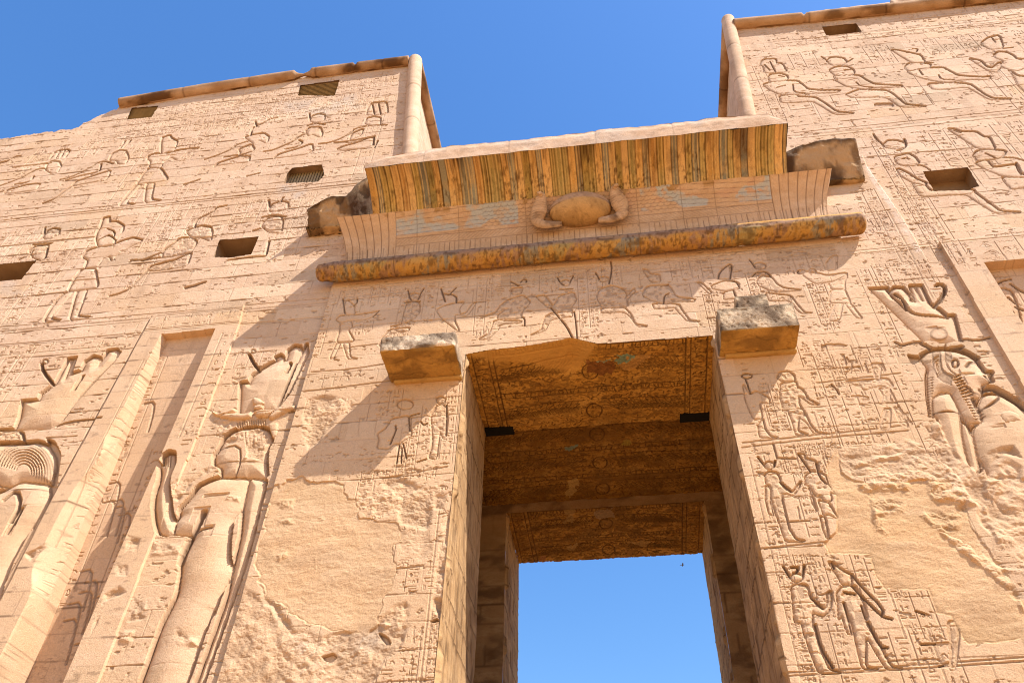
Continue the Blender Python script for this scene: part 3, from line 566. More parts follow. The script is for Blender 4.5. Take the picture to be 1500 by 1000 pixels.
for pp in ([(1300, 645), (1330, 640), (1370, 690), (1340, 700), (1310, 680)], [(1345, 750), (1375, 748), (1412, 775), (1395, 785), (1365, 775)], [(1350, 760), (1400, 785), (1440, 800), (1500, 870), (1500, 900), (1450, 850)], [(1455, 825), (1500, 830), (1500, 842), (1460, 838)], [(1350, 700), (1400, 690), (1430, 740), (1360, 735)]):
    rough(P, pp, .07, 2.2, .15, lift=.05)

WV = V(1060, 644, 3.409)
FRAG = ['735,290 830,285 915,320 905,360 800,395 845,470 820,495 745,430', '970,380 1000,330 1100,350 1200,280 1215,320 1190,470 1130,480', '680,230 740,200 930,215 940,270 700,270', '990,160 1130,130 1180,210 1050,230 1010,270', '600,90 800,70 910,60 880,100 650,140', '1320,400 1380,400 1440,470 1480,540 1400,560 1340,520', '1350,640 1420,630 1500,620 1500,650 1430,670', '1250,280 1320,320 1330,370 1270,350']
for i_, f_ in enumerate(FRAG): rough(P, WV(f_), .06, 2.6, .10, lift=.04)
rough(P, WV('1290,190 1390,180 1400,250 1350,330 1290,260'), .09, 1.6, .1, lift=.05)
# ================================================================== GATEWAY FRONT
DL, DR, ZL = -3.313, 2.501, 15.756          # door opening and lintel underside
GX0, GX1 = -7.2, 6.2
GP = Panel(G0, np.arange(GX0, GX1+.01, .017), step_rows(6.4, 20.0, .015, .022))
P = GP; P.joints(.56, .9, 2.0, 6.55, .009, 9, .7); P.weather(.005, 3)
zb = wall([(682, 519), (708, 514), (760, 508), (800, 502), (836, 495), (842, 496), (876, 503.6), (1046, 491.5)], G0)
zlint = np.interp(P.x, zb[:, 0], zb[:, 1])
P.keep &= ~((P.X[:-1, :-1] > DL-.011) & (P.X[:-1, :-1] < DR-.011) & (P.Z[:-1, :-1] < zlint[None, :-1]))
ga = V(460, 400, 5); gb_ = V(660, 370, 5); gc = V(930, 360, 5); gd = V(1080, 520, 5); ge = V(1090, 640, 6.25); gf = V(1120, 790, 5); gh = V(440, 560, 6.25); gi = V(320, 680, 4.1667); u2 = V(1040, 280, 3.257)
K = dict(d=.04, b=.035, r=.1)
fig(P, 'carved_king', [ga('160,340 190,310 260,308 350,300 472,278 440,312 370,342 262,345 190,362'), ga('190,362 270,345 280,395 250,415 297,497 180,507 163,490 188,420'), ga('160,512 192,510 135,628 188,640 110,622'), ga('208,507 256,505 262,613 322,627 245,628'), ga('215,240 240,190 290,235 300,300 228,300')], **K, lines=[ga('210,185 225,290'), ga('290,235 318,215 315,185'), ga('430,320 475,275')], w=.025)
fig(P, 'carved_god', [ga.ell(735, 170, 42, 26), ga('640,375 655,290 680,212 770,208 777,280 730,335 650,372 550,392'), ga('550,412 640,400 700,395 690,420 560,440 500,480 488,540 470,520 500,470')], **K, peck=.012, lines=[ga('688,125 700,180 715,195'), ga('805,110 772,160 760,190'), ga('665,215 700,200 775,205')], w=.025)
fig(P, 'carved_god', [ga('893,268 958,235 1040,215 1100,208 1062,260 1070,300 1112,290 1160,222 1192,208 1122,312 1030,300 1030,350 1068,433 935,332')], **K, lines=[ga('930,112 960,207'), ga('940,150 1042,160 1042,212'), ga('1040,105 985,160')], w=.03)
fig(P, 'carved_god', [gb_('440,258 530,253 512,302 450,302'), gb_('215,477 320,450 370,380 430,338 532,308 587,362 522,430 517,482 340,482 350,450 430,400'), gb_('320,490 517,500 517,510 362,522 342,570 272,632 198,637 282,590')], **K, peck=.008, lines=[gb_('515,215 525,195 558,195 552,215'), gb_('440,210 500,240'), gb_('520,468 542,480 540,532')], w=.025)
fig(P, 'carved_god', [gb_.ell(840, 220, 33, 22), gb_('623,320 690,310 752,392 800,310 902,288 922,347 880,402 892,440 760,422 690,382'), gb_('740,440 892,430 887,467 760,482 722,502 692,572 578,607 660,570 690,470')], **K, peck=.01, lines=[gb_('783,178 800,215 830,235'), gb_('897,168 875,215'), gb_('905,432 915,500 927,632'), gb_('795,270 895,265')], w=.025)
P.line(gb_('735,400 800,480 850,540 893,625'), .03, .06)
fig(P, 'carved_god', [gb_.ell(1120, 192, 36, 20), gb_('1068,312 1100,258 1180,238 1260,262 1290,300 1270,342 1342,258 1352,282 1292,342 1302,392 1190,402 1110,402 1078,342'), gb_('1103,402 1272,400 1322,450 1352,522 1442,538 1370,542 1302,452 1250,432 1100,442')], **K, peck=.01, lines=[gb_('1063,145 1090,190'), gb_('1172,60 1182,120 1160,225')], w=.025)
fig(P, 'carved_god', [gc('53,168 95,173 112,205 182,208 187,262 120,267'), gc('53,342 90,293 232,283 262,300 302,372 442,388 432,407 300,402 220,422 130,402 68,372'), gc('128,422 322,423 352,480 402,545 482,553 380,552 308,470 290,450 140,462')], **K, peck=.008, lines=[gc('190,295 245,282'), gc('210,420 215,360 250,345')], w=.025)
fig(P, 'carved_god', [gc('610,242 620,190 690,128 697,240'), gc('558,292 640,258 692,253 762,270 762,312 652,332 568,312'), gc('648,342 722,320 742,382 650,392'), gc('460,268 490,270 562,340 548,352')], **K, lines=[gc('610,240 620,190 690,130 712,140 697,240'), gc('680,255 740,255 765,300'), gc('720,320 742,385')], w=.028)
fig(P, 'carved_god', [gc.ell(915, 145, 44, 24), gc('890,262 920,218 952,215 1002,228 1042,280 1092,308 1232,323 1050,337 980,322 910,292'), gc('958,342 1030,350 1142,363 1192,430 1242,485 1302,490 1210,492 1130,397 980,402')], **K, peck=.006, lines=[gc('840,100 880,150'), gc('860,220 890,190 960,185 995,220')], w=.028)
fig(P, 'carved_king', [u2('418,383 490,383 560,402 652,388 652,417 572,432 500,442'), u2('567,440 650,400 642,430 642,467 580,467'), u2('578,472 642,467 672,537 563,532'), u2('598,532 632,530 617,617 563,617'), u2('640,532 667,530 727,607 698,602'), u2('552,345 585,308 606,306 600,375 560,378')], **K, lines=[gc.ell(1215, 190, 24, 16, 10), gc.ell(1300, 185, 24, 16, 10), u2('606,308 604,370')], w=.025)
# figures of the jamb panels
fig(P, 'carved_god', [gh.ell(958, 198, 72, 44, 16), gh('705,470 780,420 830,330 960,302 1012,312 1005,400 1020,480 900,560 860,560 800,610 700,600 720,520')], .045, .04, .1, lines=[gh('870,390 875,440 820,560'), gh('1010,300 1090,280'), gh('990,310 1000,440'), gh('905,565 880,735'), gh('940,560 970,690'), gh('930,600 920,735')], w=.022)
fig(P, 'carved_goddess', [gh('1240,142 1280,123 1328,145 1318,180 1260,190'), gh('1192,300 1240,215 1300,190 1335,230 1348,330 1335,480 1302,510 1275,440 1250,662 1232,702 1170,682 1210,560 1203,430')], .045, .04, .1, .012, lines=[gh('1100,355 1130,390 1160,370'), gh('1070,725 1150,700'), gh('1340,200 1330,470')], w=.022)
P.line(gh('650,310 540,318 530,470'), .014, .012, 0); P.line(gh('700,310 680,470'), .014, .012, 0)
fig(P, 'carved_god', [gd('150,520 185,460 200,530 240,590 300,603 165,602'), gd('40,205 90,280 140,260 235,310 235,350 160,340 185,460 120,470 60,330')], **K, lines=[gd.ell(70, 150, 38, 18, 12), gd('60,170 100,280')], w=.022)
fig(P, 'carved_god', [gd('290,162 310,122 370,113 417,140 422,187 330,190'), gd('318,202 430,188 442,230 482,250 522,320 602,358 540,357 450,290 452,350 502,430 532,500 582,560 668,572 560,572 508,490 450,450 442,550 522,582 428,587 400,480 368,400 340,422 308,290')], .045, .04, .09, .014, w=.025)
fig(P, 'carved_king', [gd('978,62 1052,60 1042,162 1008,162'), gd('790,188 860,188 1010,173 1100,168 1142,222 1100,242 1050,222 940,257 880,222'), gd('1038,240 1122,250 1112,310 1162,362 1048,362 1068,290'), gd('1078,390 1122,390 1112,542 1038,542'), gd('1148,380 1192,400 1252,522 1198,500')], .04, .035, .09, .012, lines=[gd('935,65 960,125'), gd('1060,60 1080,110'), gd('1118,248 1180,380 1280,502'), gd('840,300 920,298 960,310'), gd('690,212 730,250 745,285'), gd('775,0 800,60'), gd('800,20 840,70 830,118 800,120')], w=.024)
gg = fig(P, 'carved_goddess', [ge.ell(230, 255, 44, 32), ge('188,337 230,310 300,320 327,370 332,420 400,480 440,507 482,450 522,398 502,460 450,532 380,512 342,520 357,600 382,700 412,830 472,930 562,950 378,957 328,800 268,640 250,560 240,440 200,420'), ge('198,440 237,450 237,600 272,712 228,700 193,560')], .055, .05, .1, .012, lines=[ge('128,183 180,250'), ge('285,215 275,265'), ge('330,405 430,490')], w=.028)
fig(P, 'carved_god', [ge('490,148 552,150 560,185 640,208 677,240 682,312 602,302 550,220'), ge('558,352 620,308 692,308 752,352 772,430 852,517 790,502 802,572 760,602 700,542 660,542 600,442 558,432'), ge('678,572 770,590 862,742 770,702 728,712'), ge('588,440 642,580 672,682 618,590'), ge('698,722 742,730 772,910 812,918 758,922 718,830')], .055, .05, .1, .012, lines=[ge('500,150 560,240 610,310'), ge('660,230 690,360 760,420')], w=.03)
P.line(ge('265,60 300,190 470,195'), .03, .035, 0); P.line(ge('420,775 600,765'), .02, .03, 0); P.line(ge('490,640 510,750'), .02, .02, 0)
fig(P, 'carved_goddess', [gf('193,345 240,318 312,330 332,400 382,470 430,512 460,480 458,390 490,373 492,440 472,522 430,557 350,532 352,600 382,700 422,830 472,942 572,970 400,977 348,850 288,680 268,600 218,600 208,470')], .06, .055, .1, .014, lines=[gf('138,195 190,275'), gf('292,185 277,270'), gf('195,200 250,200 232,240 212,240'), gf('340,420 430,500'), gf('370,620 410,780 500,930')], w=.03)
fig(P, 'sun_disc', [gf.ell(235, 275, 42, 30)], .05, .06, .1)
fig(P, 'carved_god', [gf('468,160 512,165 542,200 612,240 637,250 637,322 570,327 528,250'), gf('528,392 570,338 662,330 702,400 732,480 752,560 742,600 802,700 862,800 932,925 1022,943 900,947 828,840 758,720 742,740 742,930 842,945 720,942 678,790 648,640 608,520 600,560 642,690 608,682 568,560 540,582 538,480')], .06, .055, .1, .008, lines=[gf('585,380 660,395'), gf('495,160 510,200'), gf('640,330 720,420 860,560 930,580'), gf('580,460 620,590'), gf('710,480 740,570'), gf('760,600 850,780 900,790')], w=.03)
P.line(gf('370,350 380,400 430,405 480,370'), .02, .03); P.line(gf('860,560 870,500 700,330 640,250'), .03, .05)
fig(P, 'carved_king', [gf('1350,600 1400,590 1425,670 1415,760 1400,900 1400,925 1365,925 1370,760 1350,680')], .05, .045, .1, .012, lines=[gf('1280,925 1355,905'), gf('1150,765 1360,755'), gf('1110,520 1200,550')], w=.025)
# registers, columns of signs
for l in ([(445, 573), (505, 566), (668, 545)], [(560, 700), (655, 683)], [(1088, 648), (1205, 636), (1330, 622)], [(1087, 655), (1205, 641), (1330, 630)], [(1120, 803), (1240, 790)], [(1145, 985), (1320, 975), (1500, 962)], [(1145, 990), (1320, 980), (1500, 968)], [(455, 545), (520, 540), (565, 532)], [(1200, 560), (1330, 545)], [(480, 512), (580, 500)], [(575, 833), (620, 828)]):
    P.line(l, .022, .022, 1)
zg = lambda x0, x1, z, h, n, s: P.band(np.array([(x0, z), (x1, z)]), h, n, s, .012, .016, px_in=False)
zg(-6.9, 6.0, 18.75, .3, 50, 11)
for s_, (p_, w_, h_, n) in enumerate([((478, 430), .3, 2.5, 1), ((500, 424), .9, .8, 3), ((545, 419), .8, .8, 3), ((590, 420), .35, 2.3, 1), ((625, 412), .35, 1.7, 1), ((700, 408), .5, 2.4, 2), ((722, 400), .4, 1.0, 1), ((790, 400), .5, .8, 2), ((845, 398), .5, 2.6, 2), ((880, 388), .5, .9, 2), ((980, 384), .5, .8, 2), ((1028, 428), .4, 1.5, 2), ((1010, 382), .5, .8, 2), ((1090, 398), .5, 1.2, 2), ((1140, 378), 1.0, .7, 3), ((1178, 408), .4, 1.9, 2), ((1245, 378), .3, 3.1, 1),
        ((520, 470), .5, .5, 2), ((555, 570), .6, .9, 2), ((450, 585), 1.0, .5, 3), ((530, 690), 1.6, .3, 6), ((655, 560), .3, 2.5, 1), ((648, 700), .35, 5.5, 1), ((590, 620), .4, 1.6, 2), ((620, 590), .3, 1.4, 1), ((525, 705), .7, .9, 2), ((600, 800), .6, 1.0, 2), ((583, 770), .4, 1.0, 1), ((600, 915), .6, 1.3, 2), ((560, 930), .7, 1.2, 2), ((440, 950), .6, 1.2, 2), ((400, 880), .35, 2.5, 1), ((350, 870), .3, 2.4, 1), ((500, 960), .6, 1, 2), ((635, 870), .3, 2, 1),
        ((1208, 574), .9, 2.0, 3), ((1178, 540), .8, .9, 3), ((1302, 535), .35, 3.6, 1), ((1190, 598), .3, 1.2, 1), ((1225, 525), .9, .5, 4), ((1245, 505), 1.0, .5, 3), ((1165, 500), .6, .9, 2), ((1094, 655), .28, 5.6, 1), ((1143, 652), .75, .75, 3), ((1170, 650), .5, .3, 3), ((1198, 648), .45, .6, 2), ((1168, 725), .28, 1.1, 1), ((1142, 675), .5, .25, 3), ((1240, 648), 1.0, .8, 3), ((1160, 690), .3, .5, 1),
        ((1126, 808), .32, 4.2, 1), ((1145, 812), .55, .3, 3), ((1178, 808), .55, 1.3, 2), ((1244, 812), .65, .9, 3), ((1211, 912), .25, 1.6, 1), ((1298, 918), .95, 1.5, 3), ((1303, 866), .6, .9, 2), ((1120, 585), .3, .9, 1), ((1110, 560), .4, 1.4, 2), ((1190, 520), .4, .5, 2), ((1200, 650), .4, .4, 2), ((1265, 700), .6, .3, 3)]): cols(P, p_, w_, h_, n, 300+s_, .018, .95)
for s_, p_ in enumerate([(463, 552), (478, 549), (495, 546), (515, 543)]):
    q = P.uv([p_])[0]; P.glyph(q[0]+.2, q[1]-.2, .16, .22, np.random.default_rng(s_+4), .02, .02); P.glyph(q[0]+.2, q[1]-.1, .12, .12, np.random.default_rng(s_+14), .02, .02)
P.sunk(gc('1355,735 1400,718 1500,715 1560,730 1500,745 1400,748'), .05, .01, .1, 1); P.sunk(V(1040, 280, 3.257)('525,735 570,725 630,735 600,748 550,750'), .05, .01, .1)
# worn plaster and broken courses
rough(P, gh('20,130 200,110 420,150 560,120 480,260 330,330 180,560 40,640 -10,500'), .045, 2.6, .1)
rough(P, gh('700,900 900,850 1000,930 1250,900 1340,1000 1300,1150 800,1150'), .05, 2.4, .15); rough(P, gi('840,130 1000,150 1130,90 1330,110 1330,260 1300,400 1100,370 1080,300 900,330 850,260'), .05, 2.6, .1)
rough(P, gi('1090,380 1300,380 1340,520 1260,600 1100,600'), .02, 3, .1)
rough(P, gi('1340,480 1400,200 1480,60 1480,1000 1440,1600 1300,1600 1350,1000 1290,800'), .06, 2.2, .12, lift=-.01)
rough(P, V(300, 733, 3.745)('270,430 400,560 500,690 640,740 800,690 920,640 1100,560 1160,700 1080,800 1000,860 900,1050 200,1050 330,700'), .05, 2.0, .2)
rough(P, [(318, 860), (352, 852), (400, 885), (420, 920), (380, 1010), (310, 1010)], .03, 2.6, .1)
plaster(P, gi('330,150 480,110 640,120 760,110 850,200 880,320 1000,310 1095,350 1130,400 1085,500 1105,610 1080,700 1090,780 1030,850 960,930 850,1000 740,1020 640,980 560,960 480,900 400,850 300,820 215,700 200,620 240,480 300,320'), (.57, .36, .19), .35, eg=.14)
for pp in ('340,330 450,310 480,350 420,385 350,365', '330,230 380,205 470,200 460,270 380,275', '570,570 600,540 600,640 580,670', '490,780 530,800 550,860 500,870', '330,560 420,510 440,560 360,610', '600,310 640,300 660,340 610,350', '280,850 340,860 360,940 290,960', '880,260 940,270 930,330 885,330', '960,960 1020,940 1080,980 1010,1010'):
    rough(P, gi(pp), .045, 3.0, .06, lift=.03)
P.sunk(V(300, 733, 3.745)('640,850 700,830 720,850 690,880 650,870'), .12, 0, .1); P.sunk(V(300, 733, 3.745)('945,715 1000,740 1020,780 985,780'), .12, 0, .1); P.sunk(V(300, 733, 3.745)('1235,660 1270,640 1285,655 1260,665'), .10, 0, .1)
stain_or_light(P, V(300, 733, 3.745)('520,780 600,770 600,900 520,920'), (.36, .30, .25), .7, .1); stain_or_light(P, V(300, 733, 3.745)('820,700 930,690 960,780 830,790'), (.38, .32, .26), .6, .1)
rough(P, [(1203, 655), (1230, 648), (1285, 660), (1330, 640), (1400, 690), (1400, 720), (1340, 715), (1290, 705), (1250, 700), (1230, 690)], .04, 2.4, .12, lift=.02)
plaster(P, np.vstack([ge('800,20 835,100 790,160 740,270 775,400 850,530 862,740 868,860 750,960'), gf('470,60 485,98 770,112 830,290 890,372 1215,375 1270,545 1395,570 1450,720 1500,770 1700,760'), np.array([(1600, 900), (1600, 700), (1400, 700), (1330, 705), (1290, 715), (1250, 700), (1232, 690), (1228, 660)])]), (.56, .345, .17), .07, lift=-.018, eg=.06)
for pp in ([(1256, 705), (1330, 702), (1340, 722), (1258, 722)], [(1275, 730), (1325, 730), (1330, 752), (1300, 760), (1308, 788), (1285, 782)], [(1345, 750), (1375, 748), (1412, 775), (1395, 785), (1365, 775)], [(1295, 690), (1345, 690), (1345, 706), (1300, 704)], [(1350, 700), (1400, 690), (1430, 740), (1360, 735)], [(1272, 700), (1335, 697), (1325, 712), (1280, 712)]):
    rough(P, pp, .07, 2.4, .12, lift=.05)
rough(P, [(1092, 690), (1098, 700), (1120, 800), (1160, 1000), (1154, 1000), (1112, 800)], .05, 3.2, .08)
for f_ in FRAG[:5]: rough(P, WV(f_), .06, 2.6, .10, lift=.04)
rough(P, WV('560,20 900,0 930,60 640,80'), .03, 3, .08, lift=.02)
# shadow-free stone tone of the cut arris by the door
# ------------------------------------------------------------------ things of the facade
gate = thing('gateway', (-.4, 14, 0), 'tall sandstone gateway between the two towers with winged sun disc above the open door', 'gateway')
tl = thing('pylon_tower', (-14, 17, 0), 'left sandstone pylon tower with broken top edge and striding kings above the long niche', 'tower', 'pylon towers')
tr = thing('pylon_tower', (12, 17, 0), 'right sandstone pylon tower with straight top edge and seated gods in a row', 'tower', 'pylon towers')
GP.build('front_wall', M_GATE, gate); LT.build('front_wall', M_TOWER, tl); RT_.build('front_wall', M_TOWER, tr)

def nzgrid(P3, amp, s, seed=0):
    """rough a grid of points (nv,nu,3) along its own normals"""
    du = np.gradient(P3, axis=1); dv = np.gradient(P3, axis=0); n = np.cross(du, dv); n /= np.linalg.norm(n, axis=2, keepdims=True)+1e-9
    a = P3[..., 0]+P3[..., 1]*1.37+seed*7.7; b = P3[..., 2]+P3[..., 1]*.61+seed*3.1
    h = (fbm(a, b, s, 5)-.5)*2*amp
    return P3+n*h[..., None]
def quadgrid(a, b, c, d, st):
    a, b, c, d = [np.array(q, float) for q in (a, b, c, d)]
    nu = max(2, int(max(np.linalg.norm(b-a), np.linalg.norm(c-d))/st)); nv = max(2, int(max(np.linalg.norm(d-a), np.linalg.norm(c-b))/st))
    u = np.linspace(0, 1, nu)[None, :, None]; v_ = np.linspace(0, 1, nv)[:, None, None]
    return (a*(1-u)+b*u)*(1-v_)+(d*(1-u)+c*u)*v_
def courses(P3, h=.56, amp=.012):
    """masonry courses on a plain grid: returns dirt"""
    z = P3[..., 2]+(fbm(P3[..., 0]+P3[..., 1], P3[..., 2], .9, 3)-.5)*.05
    f = np.abs(z/h-np.round(z/h))*h; q = np.clip(1-(f/.02)**2, 0, 1); ci = np.floor(z/h)
    t = P3[..., 0]+P3[..., 1]+ci*.73; g_ = np.abs(t/1.3-np.round(t/1.3))*1.3; q = np.maximum(q, .8*np.clip(1-(g_/.016)**2, 0, 1))
    return q*np.clip(fbm(P3[..., 0]+P3[..., 1], P3[..., 2], 1.5, 3)*1.3, 0, .8)
def white(P3, rgba=(1, 1, 1, 0)): return np.broadcast_to(np.array(rgba, float), P3.shape[:2]+(4,)).copy()

# ------------------------------------------------------------------ gate: reveals, soffits, rear passage
yf = lambda z: G0+TB*z
Y1, Y2, Y3, X2L, X2R, ZR, WR = 17.83, 21.66, 24.58, -3.285, 2.474, 16.05, 1.2
def reveal(x, y0f, y1, z0, z1, name, flip, seed, parent=gate, mat=M_PASS, amp=.02):
    zs = np.arange(z0, z1+.03, .045); n = max(8, int((y1-y0f(z0))/.045)); u = np.linspace(0, 1, n)
    Z = zs[:, None]+0*u[None]; Y = y0f(zs)[:, None]*(1-u)+y1*u[None]; G = np.stack([x+0*Z, Y, Z], -1)
    d = courses(G); chis = sstep(.50, .64, fbm(Y*9, Z*1.1, 1.6, 4)); edge = np.clip((Y-y0f(zs)[:, None])/.1, 0, 1)
    e2 = sstep(.6, 0, Y-y0f(zs)[:, None])*sstep(.5, .62, fbm(Y, Z, 1.6, 4))
    G[..., 0] += (1 if flip else -1)*((fbm(Y*2.5, Z, 1.2, 5)-.5)*amp*2+chis*.012-d*.02)*edge*(-1)+(1 if flip else -1)*e2*.10*edge
    dd = np.clip(d+chis*.38+.25*sstep(.5, .7, fbm(Y, Z, 1.2, 4)), 0, .8)
    grid(name, G, mat, parent, white(G), dd, flip=flip)
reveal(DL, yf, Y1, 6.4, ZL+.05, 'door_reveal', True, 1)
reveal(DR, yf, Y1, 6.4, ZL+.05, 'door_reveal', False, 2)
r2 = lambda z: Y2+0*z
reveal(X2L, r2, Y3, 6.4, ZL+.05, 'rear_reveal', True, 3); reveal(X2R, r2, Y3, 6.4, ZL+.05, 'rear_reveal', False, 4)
def flat(a, b, c, d, name, mat, st=.05, amp=.02, s=2.0, parent=gate, crs=True, flip=False, paint=None):
    G = quadgrid(a, b, c, d, st); dd = np.maximum(courses(G) if crs else 0, .6*sstep(.46, .7, fbm(G[..., 0]+G[..., 1], G[..., 2]*1.7, 1.6, 5))); G = nzgrid(G, amp, s)
    o = grid(name, G, mat, parent, white(G) if paint is None else paint(G), dd, flip=flip)[0]; return o
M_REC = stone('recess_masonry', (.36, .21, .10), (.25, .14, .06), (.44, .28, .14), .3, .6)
for x0, x1 in ((DL-WR, X2L), (X2R, DR+WR)):
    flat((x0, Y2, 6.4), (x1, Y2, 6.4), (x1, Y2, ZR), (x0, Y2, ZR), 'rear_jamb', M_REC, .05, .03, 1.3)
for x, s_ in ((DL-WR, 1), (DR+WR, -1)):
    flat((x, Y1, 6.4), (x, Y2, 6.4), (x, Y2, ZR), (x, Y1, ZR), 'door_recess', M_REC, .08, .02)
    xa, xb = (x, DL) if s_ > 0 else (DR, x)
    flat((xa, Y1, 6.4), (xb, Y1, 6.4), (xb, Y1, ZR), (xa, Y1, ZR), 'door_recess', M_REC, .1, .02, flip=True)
def soffit(name, x0, x1, y0, y1, z, seed, front=False, soot=.35):
    x = np.arange(x0, x1+.02, .018); y = np.linspace(0, 1, int((y1-y0)/.018)); X, T = np.meshgrid(x, y)
    ys = yf(np.interp(x, zb[:, 0], zb[:, 1]))[None] if front else y0; Y = ys*(1-T)+y1*T
    Zs = np.full(X.shape, float(z))
    if front: Zs = np.maximum(z, np.interp(x, zb[:, 0], zb[:, 1])[None]-(Y-ys)*np.clip(.28+.2*(fbm(X, Y, 1.5, 4)-.5), .05, 1)); brk = sstep(0.0, .06, Zs-z)
    else: brk = 0*X
    H = np.zeros(X.shape); D = np.zeros(X.shape); pt = np.zeros(X.shape+(4,)); r = np.random.default_rng(seed)
    w_ = x1-x0; mid = (x0+x1)/2
    def ln(p, wd, dp):
        p = np.array(p, float); k = (slice(max(0, int((p[:, 1].min()-y0-.3)/(y1-y0)*len(y))), int((p[:, 1].max()-y0+.3)/(y1-y0)*len(y))+1), slice(max(0, int((p[:, 0].min()-x0-.1)/.018)), int((p[:, 0].max()-x0+.1)/.018)+1))
        d_ = dist(X[k], Y[k], p); q = np.clip(1-(d_/(wd*.9))**2, 0, 1); H[k] = np.maximum(H[k], q*dp); D[k] = np.maximum(D[k], q*.95)
    # bands of vultures with spread wings between rows of signs and a frame of columns
    for xx in (x0+.12, x0+.5, x0+.62, x1-.12, x1-.5, x1-.62): ln([(xx, y0), (xx, y1)], .02, .02)
    nb = max(1, round((y1-y0)/1.3)); hb = (y1-y0)/nb
    for i in range(nb):
        yb = y0+i*hb
        ln([(x0+.62, yb+.03), (x1-.62, yb+.03)], .025, .02); ln([(x0+.62, yb+.2), (x1-.62, yb+.2)], .02, .015)
        for j in range(46):
            xx = x0+.7+(w_-1.4)*j/45; 
            if r.random() < .8: ln([(xx, yb+.06), (xx+r.uniform(-.04, .04), yb+.17)], .018, .02)
        yc = yb+.62*hb
        for s_ in (-1, 1):
            for row in range(3):
                m_ = 12+row*7
                for j in range(m_):
                    f_ = (j+.5)/m_; xx = mid+s_*(.3+f_*(w_/2-1.05)); a0 = yc-.28*hb+.10*row+.16*f_*f_; ln([(xx, a0), (xx+s_*.13*(row+.4), a0+.13+.05*row)], .014, .018)
            ln([(mid+s_*(.25+f_*(w_/2-1.0)), yc-.3*hb+.16*f_*f_) for f_ in np.linspace(0, 1, 8)], .025, .025)
        ln([(mid+.2*math.cos(a), yc+.28*math.sin(a)) for a in np.linspace(0, 6.28, 14)], .03, .03)
    for i in range(int((y1-y0)/.17)):
        for xx in (x0+.31, x1-.31): 
            if r.random() < .9: ln([(xx-r.uniform(.05, .15), y0+i*.17+.05), (xx+r.uniform(.05, .15), y0+i*.17+.05+r.uniform(-.05, .05))], .02, .02)
    
    for _ in range(int(170*(y1-y0))):
        xx = r.uniform(x0+.1, x1-.1); yy = r.uniform(y0+.05, y1-.05); a_ = r.uniform(0, 3.14); l_ = r.uniform(.03, .10); ln([(xx, yy), (xx+l_*math.cos(a_), yy+l_*math.sin(a_))], .02, .015)
    pk = np.maximum(sstep(.56, .66, fbm(X, Y*1.4, 7, 3)), sstep(.57, .63, fbm(X+3, Y*1.2, 19, 2))); wn = .4+.6*fbm(X, Y, 1.2, 3); H += pk*.02*(1-brk); D = np.maximum(D*(1-brk)*(.6+.8*fbm(X+7, Y, 1.6, 4)), pk*.65*(1-brk)*wn)
    sf = sstep(.40, .72, fbm(X+seed, Y*1.6, 1.9, 6, .6))*(1-brk*.8); D = np.clip(np.maximum(D, sf*soot), 0, .85)
    pt[..., :3] = (.50, .26, .07); pt[..., 3] = brk*.75
    return X, Y, Zs+H+(fbm(X, Y, 2, 4)-.5)*.05, D, pt
def patchpx(X, Y, pt, D, z, px, col, a=.85):
    p = level(px, z); I = pip(X+(fbm(X, Y, 6, 4)-.5)*.28, Y+(fbm(X+9, Y, 6, 4)-.5)*.28, p); pt[I] = (*col, a); D[I] *= .25
X, Y, Z, D, pt = soffit('s', DL, DR, yf(ZL), Y1, ZL, 21, True, .3)
for px, c in (([(872, 527), (893, 523), (893, 527), (875, 532)], (.22, .30, .24)), ([(902, 521), (930, 519), (926, 530), (905, 534), (898, 532)], (.17, .30, .25)), ([(858, 527), (900, 530), (900, 552), (862, 548)], (.20, .07, .025)), ([(905, 535), (935, 520), (955, 515), (945, 530), (920, 545)], (.50, .27, .09))):
    patchpx(X, Y, pt, D, ZL, px, c)
grid('lintel_soffit', np.stack([X, Y, Z], -1), M_OCHRE, gate, pt, D, flip=True)
X, Y, Z, D, pt = soffit('s', DL-WR, DR+WR, Y1, Y2, ZR, 22, False, .5)
for px, c in (([(826, 655), (846, 648), (843, 658), (830, 660)], (.22, .30, .24)), ([(911, 645), (929, 644), (922, 653), (912, 654)], (.40, .27, .05)), ([(834, 705), (849, 702), (845, 718), (835, 730), (831, 722)], (.55, .33, .11))):
    patchpx(X, Y, pt, D, ZR, px, c)
grid('recess_ceiling', np.stack([X, Y, Z], -1), M_CEILING, gate, pt, D, flip=True)
X, Y, Z, D, pt = soffit('s', X2L, X2R, Y2, Y3, ZL, 23, False, .5)
for px, c in (([(826, 745), (842, 744), (838, 768), (828, 765)], (.42, .24, .08)), ([(828, 800), (846, 794), (842, 806), (830, 809)], (.46, .26, .09)), ([(918, 792), (960, 792), (940, 801)], (.46, .26, .09)), ([(870, 748), (898, 744), (900, 758), (874, 760)], (.36, .23, .13)), ([(788, 815), (800, 814), (800, 820), (790, 822)], (.35, .15, .06))):
    patchpx(X, Y, pt, D, ZL, px, c)
grid('rear_soffit', np.stack([X, Y, Z], -1), M_CEILING, gate, pt, D, flip=True)
flat((DL-WR, Y2+.002, ZL), (DR+WR, Y2+.002, ZL), (DR+WR, Y2+.002, ZR+.1), (DL-WR, Y2+.002, ZR+.1), 'rear_lintel', M_REC, .05, .03, 2.2, crs=False)
flat((DL-WR, Y1, ZL+.03), (DR+WR, Y1, ZL+.03), (DR+WR, Y1, ZR+.1), (DL-WR, Y1, ZR+.1), 'lintel_back', M_CEILING, .08, .02, crs=False, flip=True)
